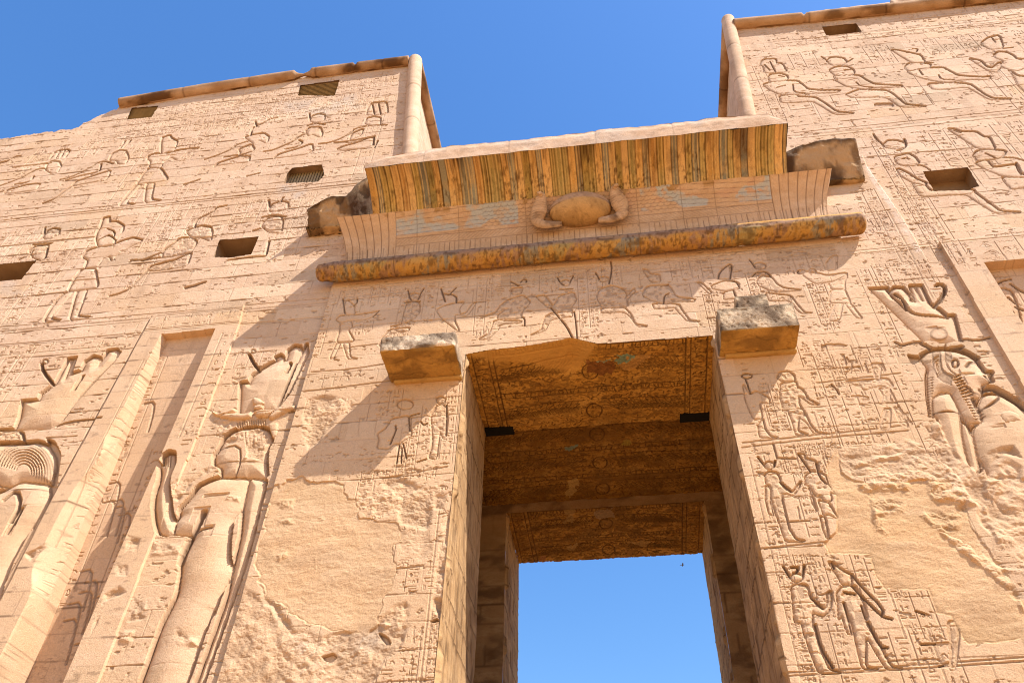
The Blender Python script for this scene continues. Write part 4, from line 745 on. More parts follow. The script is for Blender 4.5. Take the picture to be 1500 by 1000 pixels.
# sockets of the vanished door leaves: solid boxes at the recess ceiling ends, hole darkness painted black
def box(name, x0, x1, y0, y1, z0, z1, mat, parent):
    V8 = [(x, y, z) for z in (z0, z1) for y in (y0, y1) for x in (x0, x1)]
    return mesh(name, V8, [(0, 2, 3, 1), (4, 5, 7, 6), (0, 1, 5, 4), (2, 6, 7, 3), (0, 4, 6, 2), (1, 3, 7, 5)], mat, parent, np.tile((1, 1, 1, 0.), (8, 1)), np.zeros(8), False)
M_HOLE = stone('hole_black', (.012, .009, .007), (.008, .006, .005), (.016, .012, .009), .2)  # near black painted for the unlit inside of a hole
for x0, x1 in ((-3.3, -2.55), (1.75, 2.49)): box('pivot_socket', x0, x1, 17.62, 17.94, ZL-.03, ZL+.3, M_HOLE, gate)
# mass behind the front: the top and the back of the gate, and the core that keeps daylight out
for x0, x1 in ((GX0, DL-WR-.02), (DR+WR+.02, GX1)):
    box('core', x0, x1, 15.6, Y3, 0, 19.8, M_PASS, gate)
box('core', DL-WR-.02, DR+WR+.02, 15.6, Y3, ZR+.2, 19.8, M_PASS, gate)
for x0, x1 in ((GX0, DL), (DR, GX1)): flat((x0, yf(0), 0), (x1, yf(0), 0), (x1, yf(6.45), 6.45), (x0, yf(6.45), 6.45), 'jamb_foot', M_GATE, .1, .01)
for x, fl in ((DL, True), (DR, False)): flat((x, yf(0), 0), (x, Y1, 0), (x, Y1, 6.45), (x, yf(6.45), 6.45), 'jamb_foot', M_PASS, .1, .01, flip=not fl)
for x, fl in ((X2L, True), (X2R, False)): flat((x, Y2, 0), (x, Y3, 0), (x, Y3, 6.45), (x, Y2, 6.45), 'jamb_foot', M_PASS, .1, .01, flip=not fl)
for x0, x1 in ((DL-WR, X2L), (X2R, DR+WR)): flat((x0, Y2, 0), (x1, Y2, 0), (x1, Y2, 6.45), (x0, Y2, 6.45), 'jamb_foot', M_REC, .1, .02)

# ------------------------------------------------------------------ gate: torus moulding, cavetto cornice, disc
def mound(X, s): return fbm(X, X*0+s, 1.7, 4)
TX0, TX1, TZ, TR = -7.62, 6.82, 19.26, .285
x = np.arange(TX0, TX1+.01, .025); a = np.linspace(-2.75, 1.75, 44); X, A = np.meshgrid(x, a)
en = np.clip(np.minimum(X-TX0, TX1-X)/.16, .02, 1); er = 1-.08*sstep(.55, .8, fbm(X, A, 1.8, 4))*(A < .5); endw = np.where(X < -7.0, 1-.35*sstep(-7.0, -7.6, X)*fbm(X, A, 3, 3), 1)
rr = TR*np.sqrt(1-(1-en)**2)*er*endw
yc = yf(TZ)-.27
PT = np.stack([X, yc-rr*np.cos(A), TZ+rr*np.sin(A)], -1); PT = nzgrid(PT, .014, 5)
pt = white(PT); dd = .55*sstep(.55, .75, fbm(X*2, A*.6, 2.2, 4))*(A < .1)
low = sstep(.0, -.45, A+1.1*(fbm(X*5, A*.1, 2, 4)-.5))
pal = [(.42, .22, .07), (.30, .17, .10), (.24, .21, .15), (.34, .25, .10), (.31, .18, .10), (.46, .27, .09), (.23, .21, .16), (.32, .19, .11)]
bi = (np.floor((X+8-A*.22)/.62)).astype(int) % len(pal)
for i_, c_ in enumerate(pal):
    m_ = bi == i_; 
    for c in range(3): pt[..., c] = np.where(m_, c_[c], pt[..., c])
gl = sstep(.40, .6, fbm(X*7, A*.6, 1.9, 5))
for c, q in enumerate((.47, .25, .06)): pt[..., c] = pt[..., c]*(1-.85*low*gl)+q*.85*low*gl
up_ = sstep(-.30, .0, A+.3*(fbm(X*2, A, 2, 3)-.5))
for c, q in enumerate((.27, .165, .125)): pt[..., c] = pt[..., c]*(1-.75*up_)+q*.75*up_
pt[..., 3] = .9
dd = np.maximum(dd, .75*sstep(.55, .68, fbm(X*9, A*1.2, 2.2, 4))*.8); dd = np.maximum(dd, np.clip(1-np.min(np.abs(X[..., None]-np.array([-5.4, -2.05, -1.95, 1.1, 3.6])), -1)/.02, 0, 1)*.8); 
lit = sstep(3.2, 3.8, X)*sstep(.1, .4, A); pt[..., 3] *= 1-.95*lit; dd *= 1-.8*lit  # sunlight on the roll's right end put in as paler colour
cord = np.clip(1-np.abs((X+A*.5)/1.24-np.round((X+A*.5)/1.24))*1.24/.025, 0, 1)*low; PT[..., 2] += .012*cord
for c, q in enumerate((.55, .36, .14)): pt[..., c] = pt[..., c]*(1-cord*.6)+q*cord*.6
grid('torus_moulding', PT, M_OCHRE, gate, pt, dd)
# cavetto
CX0, CX1, CZ0, CZ1, CP = -6.27, 5.30, 19.85, 21.95, 1.88
LX0, LX1 = -7.0, 6.12                        # the lower part runs on past the broken ends
qb = .74
def cav(x0, x1, q0, q1, name, stripes):
    x = np.arange(x0, x1+.01, .02); nq = int((q1-q0)*110); qq = np.linspace(q0, q1, nq); X, Q = np.meshgrid(x, qq)
    Zc = CZ0+Q*(CZ1-CZ0); off = CP*(1-np.sqrt(np.maximum(1-Q*Q, 0)))
    pt = white(X[..., None]); D = np.zeros(X.shape); H = np.zeros(X.shape)
    if stripes:
        r = np.random.default_rng(5); ed = [x0]; cs = []; base = [(.58, .34, .125), (.27, .255, .19), (.66, .42, .19), (.36, .26, .09), (.28, .235, .12), (.44, .24, .09), (.34, .27, .11), (.25, .26, .22), (.60, .37, .15), (.30, .24, .10)]
        seq = [0, 1, 2, 3, 8, 7, 2, 3, 5, 6]; i_ = 0
        while ed[-1] < x1: ed.append(ed[-1]+(.20 if i_ % 2 == 0 else .175)+r.uniform(-.03, .03)); cs.append(np.array(base[seq[(i_+(r.random() < .25)*int(r.integers(0, 9))) % 10]])*r.uniform(.72, 1.1)); i_ += 1
        ed = np.array(ed); k_ = np.clip(np.searchsorted(ed, x, 'right')-1, 0, len(cs)-1); ca = np.array(cs)[k_]
        wv = fbm(X*1.2, Q*4, 3.0, 5); nn = .55*sstep(.5, .75, wv)
        for c in range(3): pt[..., c] = ca[None, :, c]*(1-.55*nn)+(.66, .36, .09)[c]*.55*nn
        de = np.min(np.abs(x[:, None]-ed[None, 1:-1]), 1)[None]+0*Q; sep = np.clip(1-np.abs(de-.045)/.024, 0, 1)*(r.random(len(cs))[k_] < .85)[None]
        for c, q in enumerate((.74, .50, .22)): pt[..., c] = pt[..., c]*(1-sep*.7)+q*sep*.7
        fr = fbm(X*20, Q*34, 1, 4); D = .9*np.clip(1-de/.013, 0, 1)+.6*sstep(.55, .68, fr)*(.4+.6*sstep(.4, .6, fbm(X, Q, 1.4, 3)))+.6*sstep(.56, .74, fbm(X, Q*2.5, 1.7, 5))*sstep(.80, .99, Q)+.25*sstep(.58, .74, fbm(X*3, Q*8, 3, 4))
        for xj in (-2.9, -.3, 1.55, 2.9, -4.2): D += .8*np.clip(1-np.abs(X-xj-(fbm(Q*3, X, 2, 3)-.5)*.06)/.02, 0, 1)
        H = -.012*np.clip(1-de/.02, 0, 1)-.03*sstep(.6, .78, fbm(X, Q*3, 2.5, 4)); pt[..., 3] = .92
    else:
        # uncoloured stone below: narrow upright leaves, wings of the disc in scales and long feathers with blue left in patches
        mid = -.42; t = (X-mid)
        lf = np.clip(1-np.abs(X/.145-np.round(X/.145))*.145/.016, 0, 1)*(Q < .27)*(fbm(X*3, Q*3, 2, 3) > .36)
        out = (np.abs(t) > 5.2); lf = np.maximum(lf, np.clip(1-np.abs(X/.2-np.round(X/.2))*.2/.018, 0, 1)*out)
        gapm = np.clip(1-np.abs(Q-.285)/.010, 0, 1)*~out; H -= .015*lf+.012*gapm; D += .6*lf+.5*gapm
        wing = (Q > .40)&~out
        sc = np.zeros(X.shape)
        near = wing & (np.abs(t) < 2.7) & (Q > .44); row = np.floor((Q-.4)/.045); cx = ((np.abs(t)+row*.09) % .18)/.18-.5; cy = ((Q-.4) % .045)/.045
        sc = np.where(near, np.clip(1-np.abs(np.hypot(cx*1.1, 1-cy)-.62)/.14, 0, 1), 0)
        far = wing & (np.abs(t) >= 2.7); fl = np.abs(((Q-.4)/.058+np.abs(t)*.42) % 1-.5)*2; fb = np.clip(1-(1-fl)/.22, 0, 1)*far; fe = np.clip(1-np.abs((np.abs(t)+np.floor((Q-.4)/.058)*.31) % 1.1-.1)/.035, 0, 1)*far
        low_ = (Q > .30) & (Q <= .40) & ~out; ob = np.clip(1-np.abs(((X+Q*2.6*np.sign(t))/.12) % 1-.5)/.16, 0, 1)*low_
        for m_, a_ in ((sc, .9), (fb, .9), (fe, .0), (ob, .6)): H -= .016*m_*a_; D = np.maximum(D, .62*m_*a_)
        blue = sstep(.42, .50, fbm(X*.8, Q*3, 1.35, 4))*(.45+.55*sstep(.32, .5, fbm(X*3, Q*9, 2.2, 4)))*wing*(np.abs(t) > 1.7)*(Q > .46); fresh = sstep(.6, .7, fbm(X+40, Q*3, 2.2, 4))*wing
        for c, (q1_, q2_) in enumerate(zip((.42, .45, .46), (.55, .30, .19))): pt[..., c] = np.where(blue > fresh*.6, q1_, q2_)
        pt[..., 3] = np.maximum(blue*.8, fresh*.4)
        rim = np.clip(1-np.abs(Q-.405)/.008, 0, 1)*~out; D = np.maximum(D, .5*rim); H -= .015*rim
        jx = np.zeros(X.shape)
        for xj in (-5.6, -5.0, -3.8, -1.9, 1.2, 2.4, 3.3, 4.4): jx = np.maximum(jx, np.clip(1-np.abs(X-xj)/.014, 0, 1))
        D = np.maximum(D, .45*jx); oc = (.52, .29, .10); mo = sstep(.55, .66, fbm(X*1.5, Q*3, 2.1, 4))*np.clip(1-np.abs(Q-.72)/.06, 0, 1)
        for c in range(3): pt[..., c] = np.where(mo > .3, oc[c]*.7, pt[..., c])
        pt[..., 3] = np.maximum(pt[..., 3], mo*.8)
    if not stripes: X = X+np.sign(X+.42)*sstep(5.0, 6.6, np.abs(X+.42))*.34*Q*Q/.55
    Pc = np.stack([X, yf(Zc)-off-.02-H, Zc], -1); Pc = nzgrid(Pc, .008, 4)
    return grid(name, Pc, M_OCHRE if stripes else M_GATE, gate, pt, np.clip(D, 0, .9))[0]
cav(CX0, CX1, qb, 1.0, 'striped_cornice', True)
cav(LX0, LX1, 0.0, qb+.006, 'cornice_wall', False)
# end faces of the striped part
def cend(x, flip):
    qq = np.linspace(qb, 1, 26); Zc = CZ0+qq*(CZ1-CZ0); off = CP*(1-np.sqrt(np.maximum(1-qq*qq, 0)))
    t = np.linspace(0, 1, 22)[:, None]; y0 = yf(Zc)-off; G = np.stack([x+0*t+0*Zc[None], y0[None]*(1-t)+(yf(Zc)+.4)[None]*t, 0*t+Zc[None]], -1)
    G = nzgrid(G, .04, 2.5); grid('cornice_end', G, M_ROUGH, gate, white(G), .5*sstep(.4, .7, fbm(G[..., 1], G[..., 2], 3, 4)), flip=flip)
cend(CX0, False); cend(CX1, True)
for s_, X_ in ((-1, LX0), (1, LX1)):           # the flaring side of the lower part, back to the wall
    qq = np.linspace(0, qb, 30); Zc = CZ0+qq*(CZ1-CZ0); off = CP*(1-np.sqrt(1-qq*qq)); xe = X_+s_*.34*qq*qq/.55*sstep(5.0, 6.6, abs(X_+.42)); t = np.linspace(0, 1, 14)[:, None]
    G = np.stack([xe[None]+0*t, (yf(Zc)-off-.02)[None]*(1-t)+(yf(Zc)+.3)[None]*t, Zc[None]+0*t], -1); grid('cornice_end', G, M_GATE, gate, None, .3*sstep(.4, .7, fbm(G[..., 1], G[..., 2], 3, 4)), flip=s_ > 0)
# slab on top: fascia with a broken upper edge, then the weathered top
FY = yf(CZ1)-CP-.03
x = np.arange(CX0-.03, CX1+.05, .03); v_ = np.linspace(0, 1, 18); X, Vv = np.meshgrid(x, v_)
ztop = np.interp(x, [-6.3, -6.1, -5.4, -4.0, 3.0, 4.9, 5.3], [22.03, 22.35, 22.55, 22.62, 22.62, 22.55, 22.2])+(fbm(x, x*0, 2.1, 4)-.5)*.16
for xj in (-4.6, -2.2, .2, 2.3): ztop -= .05*np.clip(1-np.abs(x-xj)/.06, 0, 1)
G = np.stack([X, FY+.06*sstep(.6, 1, Vv)+0*X, (CZ1-.02)*(1-Vv)+ztop[None]*Vv], -1); G = nzgrid(G, .022, 2.6)
D = .5*np.clip(1-np.min(np.abs(x[:, None]-np.array([-4.6, -2.2, .2, 2.3])[None]), 1)/.02, 0, 1)[None]*np.ones(X.shape)
pt = white(G); st_ = sstep(.45, .7, fbm(X, Vv, 1.3, 4))*.45
pt[..., :3] = (.50, .40, .32); pt[..., 3] = st_
grid('cornice_slab', G, M_TOWER, gate, pt, np.clip(D+.2*sstep(.55, .7, fbm(X, Vv*3, 4, 3)), 0, .7))
t2 = np.linspace(0, 1, 30)[:, None]; G2 = np.stack([x[None]+0*t2, FY+.06+t2*(Y3-FY)+0*x[None], ztop[None]*(1-t2)+22.3*t2], -1)
grid('cornice_top', nzgrid(G2, .05, 1.1), M_TOWER, gate, white(G2), 0*G2[..., 0])
box('cornice_core', CX0+.03, CX1-.03, yf(CZ1)+.08, Y3, 19.8, 21.9, M_PASS, gate)
flat((CX0, FY, CZ1-.02), (CX0, FY+2.2, CZ1-.02), (CX0, FY+2.2, 22.3), (CX0, FY, 22.03), 'slab_end', M_ROUGH, .06, .03, flip=True, crs=False); flat((CX1, FY, CZ1-.02), (CX1, FY+2.2, CZ1-.02), (CX1, FY+2.2, 22.4), (CX1, FY, 22.2), 'slab_end', M_ROUGH, .06, .03, crs=False)
# blobs of broken stone: a closed lump grown from a box
def lump(name, c, s, mat, parent, amp=.12, fs=1.6, n=40, power=3.0, paint=None, dirt=.4, seed=0, shape=None):
    th = np.linspace(-math.pi, math.pi, n*2); ph = np.linspace(-math.pi/2, math.pi/2, n); T_, F_ = np.meshgrid(th, ph)
    sg = lambda v, e: np.sign(v)*np.abs(v)**e; e = 2/power
    x = sg(np.cos(F_), e)*sg(np.cos(T_), e); y = sg(np.cos(F_), e)*sg(np.sin(T_), e); z = sg(np.sin(F_), e)
    G = np.stack([x*s[0], y*s[1], z*s[2]], -1)
    nrm = np.stack([x/s[0], y/s[1], z/s[2]], -1); nrm /= np.linalg.norm(nrm, axis=2, keepdims=True)+1e-9
    nz = (fbm(G[..., 0]+seed, G[..., 2]+G[..., 1]*1.3, fs, 5, .55)-.5); nz[:, -1] = nz[:, 0]; nz[0] = nz[0, 0]; nz[-1] = nz[-1, 0]
    G = G+nrm*(nz*2*amp)[..., None]
    if shape is not None: G = shape(G)
    G = G+np.array(c); D = dirt*sstep(.42, .66, fbm(G[..., 0]*1.1, G[..., 2]*1.1+G[..., 1], 2.0, 4))
    pt = white(G) if paint is None else paint(G)
    return grid(name, G, mat, parent, pt, D)[0]
# ------------------------------------------------------------------ weathered blocks: a gridded box whose corners are knocked off
def block(name, c, h, mat, parent, amp=.05, fs=1.6, st=.03, chip=.12, paint=None, seed=0, shape=None, dirt=.4):
    c = np.array(c, float); h = np.array(h, float); V_, F_, n0 = [], [], 0
    for ax in range(3):
        for sg in (-1, 1):
            u, w2 = [(1, 2), (2, 0), (0, 1)][ax]; nu = max(3, int(2*h[u]/st)); nw = max(3, int(2*h[w2]/st))
            a, b = np.meshgrid(np.linspace(-1, 1, nu), np.linspace(-1, 1, nw)); p = np.zeros(a.shape+(3,)); p[..., ax] = sg; p[..., u] = a; p[..., w2] = b
            q = grid_faces(nw, nu).reshape(-1, 4); V_.append(p.reshape(-1, 3)); F_.append((q if sg > 0 else q[:, ::-1])+n0); n0 += nu*nw
    U = np.concatenate(V_); Fq = np.concatenate(F_); p = U*h
    key = np.round(p*4000).astype(int); _, first, inv = np.unique(key, axis=0, return_index=True, return_inverse=True); inv = inv.ravel()
    U = U[first]; p = p[first]; Fq = inv[Fq]
    d = np.sort((1-np.abs(U))*h, 1); e = np.maximum(d[:, 1], 0)                  # distance to the nearest edge
    nz = fbm(p[:, 0]+seed*3.7+p[:, 1], p[:, 2]+p[:, 1]*1.31+seed, fs, 5, .55)-.5; n2 = fbm(p[:, 0]*1.3+seed+7, p[:, 2]*1.3-p[:, 1]+3, fs*2.4, 4)-.5
    cc = chip*np.clip(.5+2.2*nz, .05, 1.4); k_ = np.clip(1-e/(cc+1e-4), 0, 1)**1.5*cc*.6
    dirn = U/np.linalg.norm(U, axis=1, keepdims=True); face = np.abs(U) > .999; nrm = np.where(face, np.sign(U), 0); nrm = nrm/np.linalg.norm(nrm, axis=1, keepdims=True)
    p = p+nrm*((nz*1.6+n2*.7)*amp*2)[:, None]-dirn*k_[:, None]
    if shape is not None: p = shape(p, U)
    D = dirt*sstep(.44, .66, fbm(p[:, 0]*1.1+seed, p[:, 2]*1.1+p[:, 1], 2.2, 4))
    pt = np.tile((1., 1, 1, 0), (len(p), 1)) if paint is None else paint(p+c, U)
    return mesh(name, p+c, Fq, mat, parent, pt, D)
def br_paint(under, grey):
    def f(p, U):
        pt = np.zeros((len(p), 4)); un = sstep(-.9, -.99, U[:, 2]); n = fbm(p[:, 0]+p[:, 1], p[:, 2]+p[:, 1], 3, 4)
        for c in range(3): pt[:, c] = under[c]*un+grey[c]*(1-un)*(.42+.9*sstep(.3, .55, n)+1.1*sstep(.56, .68, n))  # warm bounce light on the underside is put into its ochre
        pt[:, 3] = np.maximum(un*.9, sstep(.2, .4, U[:, 2]*0+n)*.85*(U[:, 1] < -.5)+.5*(np.abs(U[:, 0]) > .98)); return pt
    return f
def carve(amp, s):
    def f(p, U):
        fr = (U[:, 1] < -.98); p = p.copy(); v_ = np.abs(fbm(p[:, 0]*1.4, p[:, 2], s, 3)-.5); p[:, 1] += fr*amp*sstep(.03, .0, v_); un = U[:, 2] < -.98
        v2 = np.abs(fbm(p[:, 0]+4, p[:, 1]*1.2, s*.35, 3)-.5); p[:, 2] += un*amp*1.6*sstep(.03, 0, v2); p[:, 2] -= un*(U[:, 1]+1)*.0; return p
    return f
def br_shape(drop, amp):
    f0 = carve(amp, 6)
    def f(p, U): p = f0(p, U); p[:, 2] += (U[:, 2] < 0)*(1-U[:, 1])*.5*drop*(np.abs(U[:, 2])); return p
    return f
for (x0, x1, yfr, z0, z1, tops, nm, sd) in ((-5.06, -3.33, 13.68, 15.0, 15.46, (-4.62, -3.86, 14.25, 15.98), 'broken_bracket', 1), (2.53, 4.22, 13.93, 15.0, 15.72, (3.0, 3.72, 14.0, 16.14), 'carved_bracket', 2)):
    yb = yf(15.2)+.15; gry = (.36, .275, .19) if sd == 1 else (.27, .20, .13)
    b = block(nm, ((x0+x1)/2, (yfr+yb)/2, (z0+z1)/2), ((x1-x0)/2, (yb-yfr)/2, (z1-z0)/2), M_ROUGH, gate, .02, 2.2, .022, .10, br_paint((.46, .25, .06), gry), sd, br_shape(.0, .02), .45)
    if sd == 1: tag(b, 'stone bracket left of the doorway with ragged pale front and plain ochre underside')
    else: tag(b, 'stone bracket right of the doorway with grey carved front and ochre underside')
    tx0, tx1, ty, tz = tops
    block('bracket_stub', ((tx0+tx1)/2, (ty+yb+.1)/2, (z1+tz)/2-.05), ((tx1-tx0)/2, (yb+.1-ty)/2, (tz-z1)/2+.06), M_ROUGH, b, .015, 3, .022, .09, br_paint(gry, gry), sd+5, carve(.02, 7), .4)
    block('bracket_ledge', ((x0+x1)/2+.05, yf(15)-.0, z0-.03), ((x1-x0)/2-.06, .11, .05), M_ROUGH, b, .012, 3, .03, .05, lambda p, U: np.tile((.5, .29, .09, .8), (len(p), 1)), sd+9)
# stumps of the broken outer ends of the cornice
def stub_paint(p, U):
    n = fbm(p[:, 0], p[:, 2]+p[:, 1], 1.5, 4); pt = np.zeros((len(p), 4)); k_ = np.maximum(sstep(.47, .60, n+.10*U[:, 2]), sstep(.55, .85, U[:, 2]+.6*(n-.5)))
    for c, (a_, b_) in enumerate(zip((.50, .31, .155), (.10, .058, .03))): pt[:, c] = a_*(1-k_)+b_*k_
    pt[:, 3] = .9*(U[:, 2] < .99); return pt
def stubL(p, U):
    p = p.copy(); t = (U[:, 0]+1)/2; top_ = np.interp(t, [0, .1, .35, .5, .62, .8, 1], [-.55, -.35, .0, -.05, -.1, .55, .85]); p[:, 2] = np.where(U[:, 2] > -.99, p[:, 2]+(U[:, 2]+1)/2*top_, p[:, 2]+.12*t); p[:, 1] += (U[:, 1] < 0)*((1-t)*.10+.24*(1-U[:, 2])); return p
def stubR(p, U):
    p = p.copy(); t = (U[:, 0]+1)/2; top_ = np.interp(t, [0, .3, .6, 1], [-.35, -.08, .05, .0]); p[:, 2] = p[:, 2]+(U[:, 2]+1)/2*top_-.02*t; p[:, 1] += (U[:, 1] < 0)*(.24*(1-U[:, 2])-.03*np.sin(t*3)); return p
tag(block('broken_cornice', (-7.48, 15.06, 22.18), (.95, .40, .58), M_ROUGH, gate, .085, 1.7, .03, .2, stub_paint, 3, stubL, .7), 'ragged dark stump at the left end of the cornice')
tag(block('broken_cornice', (6.42, 15.08, 22.20), (1.04, .40, .66), M_ROUGH, gate, .04, 1.5, .03, .10, stub_paint, 11, stubR, .6), 'stained stump with a black upper edge at the right end of the cornice')
# sun disc and its two cobras in front of the wings
def tube(name, pts, rad, mat, parent, n=14, sm=3, squash=1.0, amp=.012):
    p = np.asarray(pts, float)
    r_ = np.asarray(rad, float); 
    for _ in range(sm):
        q = np.empty((2*len(p)-1, 3)); q[0::2] = p; q[1::2] = (p[:-1]+p[1:])/2; q[1:-1:1] = np.vstack([q[0:-2]*.25+q[1:-1]*.5+q[2:]*.25]); p = q
        s_ = np.empty(2*len(r_)-1); s_[0::2] = r_; s_[1::2] = (r_[:-1]+r_[1:])/2; r_ = s_
    t = np.gradient(p, axis=0); t /= np.linalg.norm(t, axis=1, keepdims=True); up = np.array([0, 1., .0]); a = np.cross(t, up); a /= np.linalg.norm(a, axis=1, keepdims=True)+1e-9; b = np.cross(a, t)
    an = np.linspace(-math.pi, math.pi, n); G = p[:, None]+r_[:, None, None]*(np.cos(an)[None, :, None]*a[:, None]+squash*np.sin(an)[None, :, None]*b[:, None])
    hd = np.repeat(p[:1], n, 0)[None]; tl_ = np.repeat(p[-1:], n, 0)[None]; G = np.concatenate([hd, G, tl_], 0)
    nz = (fbm(G[..., 0]*2, G[..., 2]*2, 3, 3)-.5)*amp*2; nz[:, -1] = nz[:, 0]; G[..., 1] += nz
    return grid(name, G, mat, parent, white(G), np.clip(.5*sstep(.48, .66, fbm(G[..., 0], G[..., 2], 4, 4))+.35*np.clip(1-np.abs(G[..., 2]/.07-np.round(G[..., 2]/.07))*.07/.012, 0, 1), 0, .8), flip=True)[0]
th = np.linspace(-math.pi, math.pi, 80); ph = np.linspace(-math.pi/2, math.pi/2, 44); T_, F_ = np.meshgrid(th, ph)
G = np.stack([-.38+.86*np.cos(F_)*np.cos(T_), 14.86+.50*np.cos(F_)*np.sin(T_), 20.97+.52*np.sin(F_)], -1)
nz = (fbm(G[..., 0], G[..., 2], 2.4, 4)-.5)*.03; nz[:, -1] = nz[:, 0]; G[..., 1] += nz
jl = np.clip(1-np.abs(G[..., 2]-20.93-(G[..., 0]+.4)*.02)/.012, 0, 1); lo_ = sstep(20.96, 20.88, G[..., 2]); pt = white(G)
for c, (a_, b_) in enumerate(zip((.46, .29, .19), (.54, .31, .11))): pt[..., c] = a_*(1-lo_)+b_*lo_
pt[..., 3] = .8
dsc = grid('sun_disc', G, M_GATE, gate, pt, np.clip(.7*jl+.22*sstep(.5, .66, fbm(G[..., 0], G[..., 2], 4, 5))+.25*sstep(.6, .7, fbm(G[..., 0], G[..., 2], 14, 3)), 0, .85), flip=True)[0]
cob = lambda L: [(x, 15.12+.078*(z-20)-o, z) for x, z, o in L]
for s_ in (-1, 1):
    tube('cobra', cob([(-.4+s_*1.06, 21.30, .86), (-.4+s_*1.03, 21.36, .74), (-.4+s_*1.04, 21.20, .62), (-.4+s_*1.10, 20.95, .48), (-.4+s_*1.20, 20.70, .36), (-.4+s_*1.10, 20.50, .30), (-.4+s_*.82, 20.47, .28), (-.4+s_*.50, 20.50, .26)]), [.07, .13, .18, .24, .19, .16, .14, .10], M_GATE, gate, squash=.6)

# ------------------------------------------------------------------ towers: roll mouldings, inner sides, windows, cores
def roll(name, pts, r, parent, mat, dark=.35, broken=None, n=22, st=.06, cap=True, seed=0, paint=None):
    p = np.asarray(pts, float); L = np.concatenate([[0], np.cumsum(np.linalg.norm(np.diff(p, axis=0), axis=1))]); s_ = np.arange(0, L[-1]+st, st); s_[-1] = L[-1]
    c = np.stack([np.interp(s_, L, p[:, i]) for i in range(3)], 1); t = np.gradient(c, axis=0); t /= np.linalg.norm(t, axis=1, keepdims=True)
    up = np.array([0, 1., .0]) if abs(t[0][1]) < .9 else np.array([1., 0, 0]); a = np.cross(t, up); a /= np.linalg.norm(a, axis=1, keepdims=True); b = np.cross(a, t)
    an = np.linspace(-math.pi, math.pi, n); rr_ = np.full(len(s_), r) if broken is None else r*broken(s_)
    jn = np.clip(1-np.abs(s_/1.35-np.round(s_/1.35+.2*np.sin(s_)))*1.35/.03, 0, 1); rr_ = rr_*(1-.06*jn)*(1+.05*(fbm(s_, s_*0+seed, 1.5, 4)-.5))
    G = c[:, None]+rr_[:, None, None]*(np.cos(an)[None, :, None]*a[:, None]+np.sin(an)[None, :, None]*b[:, None]); G = np.concatenate([c[None, :1].repeat(n, 1), G, c[None, -1:].repeat(n, 1)], 0)
    q = fbm(s_[:, None]+seed, an[None]*.3, 1.3, 4); D = dark*sstep(.5, .72, q)+.5*jn[:, None]; D = np.concatenate([D[:1], D, D[-1:]], 0)
    pt = white(G)
    if paint is not None: pt[..., :3] = paint[:3]; pt[..., 3] = np.clip(paint[3]*1.2, 0, 1.9)*np.concatenate([q[:1], q, q[-1:]], 0)
    return grid(name, G, mat, parent, pt, np.clip(D, 0, .85))[0]
def up3(px, y0, off=0.0): q = wall(px, y0); return np.stack([q[:, 0], y0+TB*q[:, 1]-off, q[:, 1]], 1)
lt_top = up3([(176, 156), (300, 135), (433, 115), (519, 104), (600, 94)], T0, .10); L_ = np.linalg.norm(lt_top[-1]-lt_top[0])
def brk(s_):
    f = s_/L_; g_ = np.ones_like(s_)
    g_ *= 1-.92*np.clip(1-np.abs(f-.640)/.030, 0, 1)**.5*(fbm(s_, s_*0, 3, 3)*.4+.75); g_ *= 1-.5*np.clip(1-np.abs(f-.82)/.008, 0, 1); return np.clip(g_, .08, 1)*sstep(-.002, .006, f)
roll('top_moulding', lt_top, .235, tl, M_TOWER, .75, brk, seed=2, paint=(.27, .14, .06, 1.3))
roll('corner_moulding', [(xin(z)+.10, T0+TB*z-.02, z) for z in (33.5, 30, 26, 22.2)], .27, tl, M_TOWER, .15, seed=4)
roll('side_moulding', [(xin(33.3)+.12, T0+TB*33.4+.1, 33.45), (xin(33.3)+.14, 24.5, 33.45)], .22, tl, M_TOWER, .6, seed=6, paint=(.27, .14, .06, 1.3))
rt_top = up3([(1074, 41), (1184, 31), (1393, 9), (1500, -3), (1640, -22)], T0R, .10); LR_ = np.linalg.norm(rt_top[-1]-rt_top[0])
roll('top_moulding', rt_top, .235, tr, M_TOWER, .55, lambda s_: 1-.45*np.clip(1-np.abs(s_-2.55)/.10, 0, 1), seed=8, paint=(.34, .18, .075, 1.2))
roll('corner_moulding', [(xinr(z)-.10, T0R+TB*z-.02, z) for z in (33.6, 30, 26, 22.2)], .25, tr, M_TOWER, .15, seed=9)
roll('side_moulding', [(xinr(33.4)-.1, T0R+TB*33.4+.1, 33.5), (xinr(33.4)-.1, 24.5, 33.5)], .22, tr, M_TOWER, .5, seed=10, paint=(.27, .14, .06, 1.3))
# blocks left standing above the right moulding
rp = up3([(1211, 14), (1260, 6), (1380, -9), (1500, -22)], T0R, 0)
for i_, (a_, b_, h_) in enumerate(((0, .34, .30), (.345, .72, .42), (.725, 1.6, .50))):
    pa = rp[0]+(rp[3]-rp[0])*a_; pb = rp[0]+(rp[3]-rp[0])*b_; c_ = (pa+pb)/2
    block('roof_block', (c_[0], c_[1]+.75, c_[2]+.02), ((pb[0]-pa[0])/2, .6, h_), M_TOWER, tr, .03, 1.5, .06, .12, None, 20+i_, None, .2)
# inner sides
for x_, t0, par, fl, zz in ((xin, T0, tl, False, 33.4), (xinr, T0R, tr, True, 33.45)):
    zs = np.arange(13.0, zz, .06); ys = np.linspace(0, 1, 150); Zg, Yg = np.meshgrid(zs, ys, indexing='ij'); y0_ = t0+TB*zs[:, None]-.02; Y_ = y0_*(1-Yg)+24.5*Yg
    G = np.stack([x_(Zg), Y_, Zg], -1); D = courses(G); G[..., 0] -= (1 if not fl else -1)*D*.02; grid('inner_side', nzgrid(G, .012, 2.0), M_TOWER, par, white(G), D*.8, flip=fl)
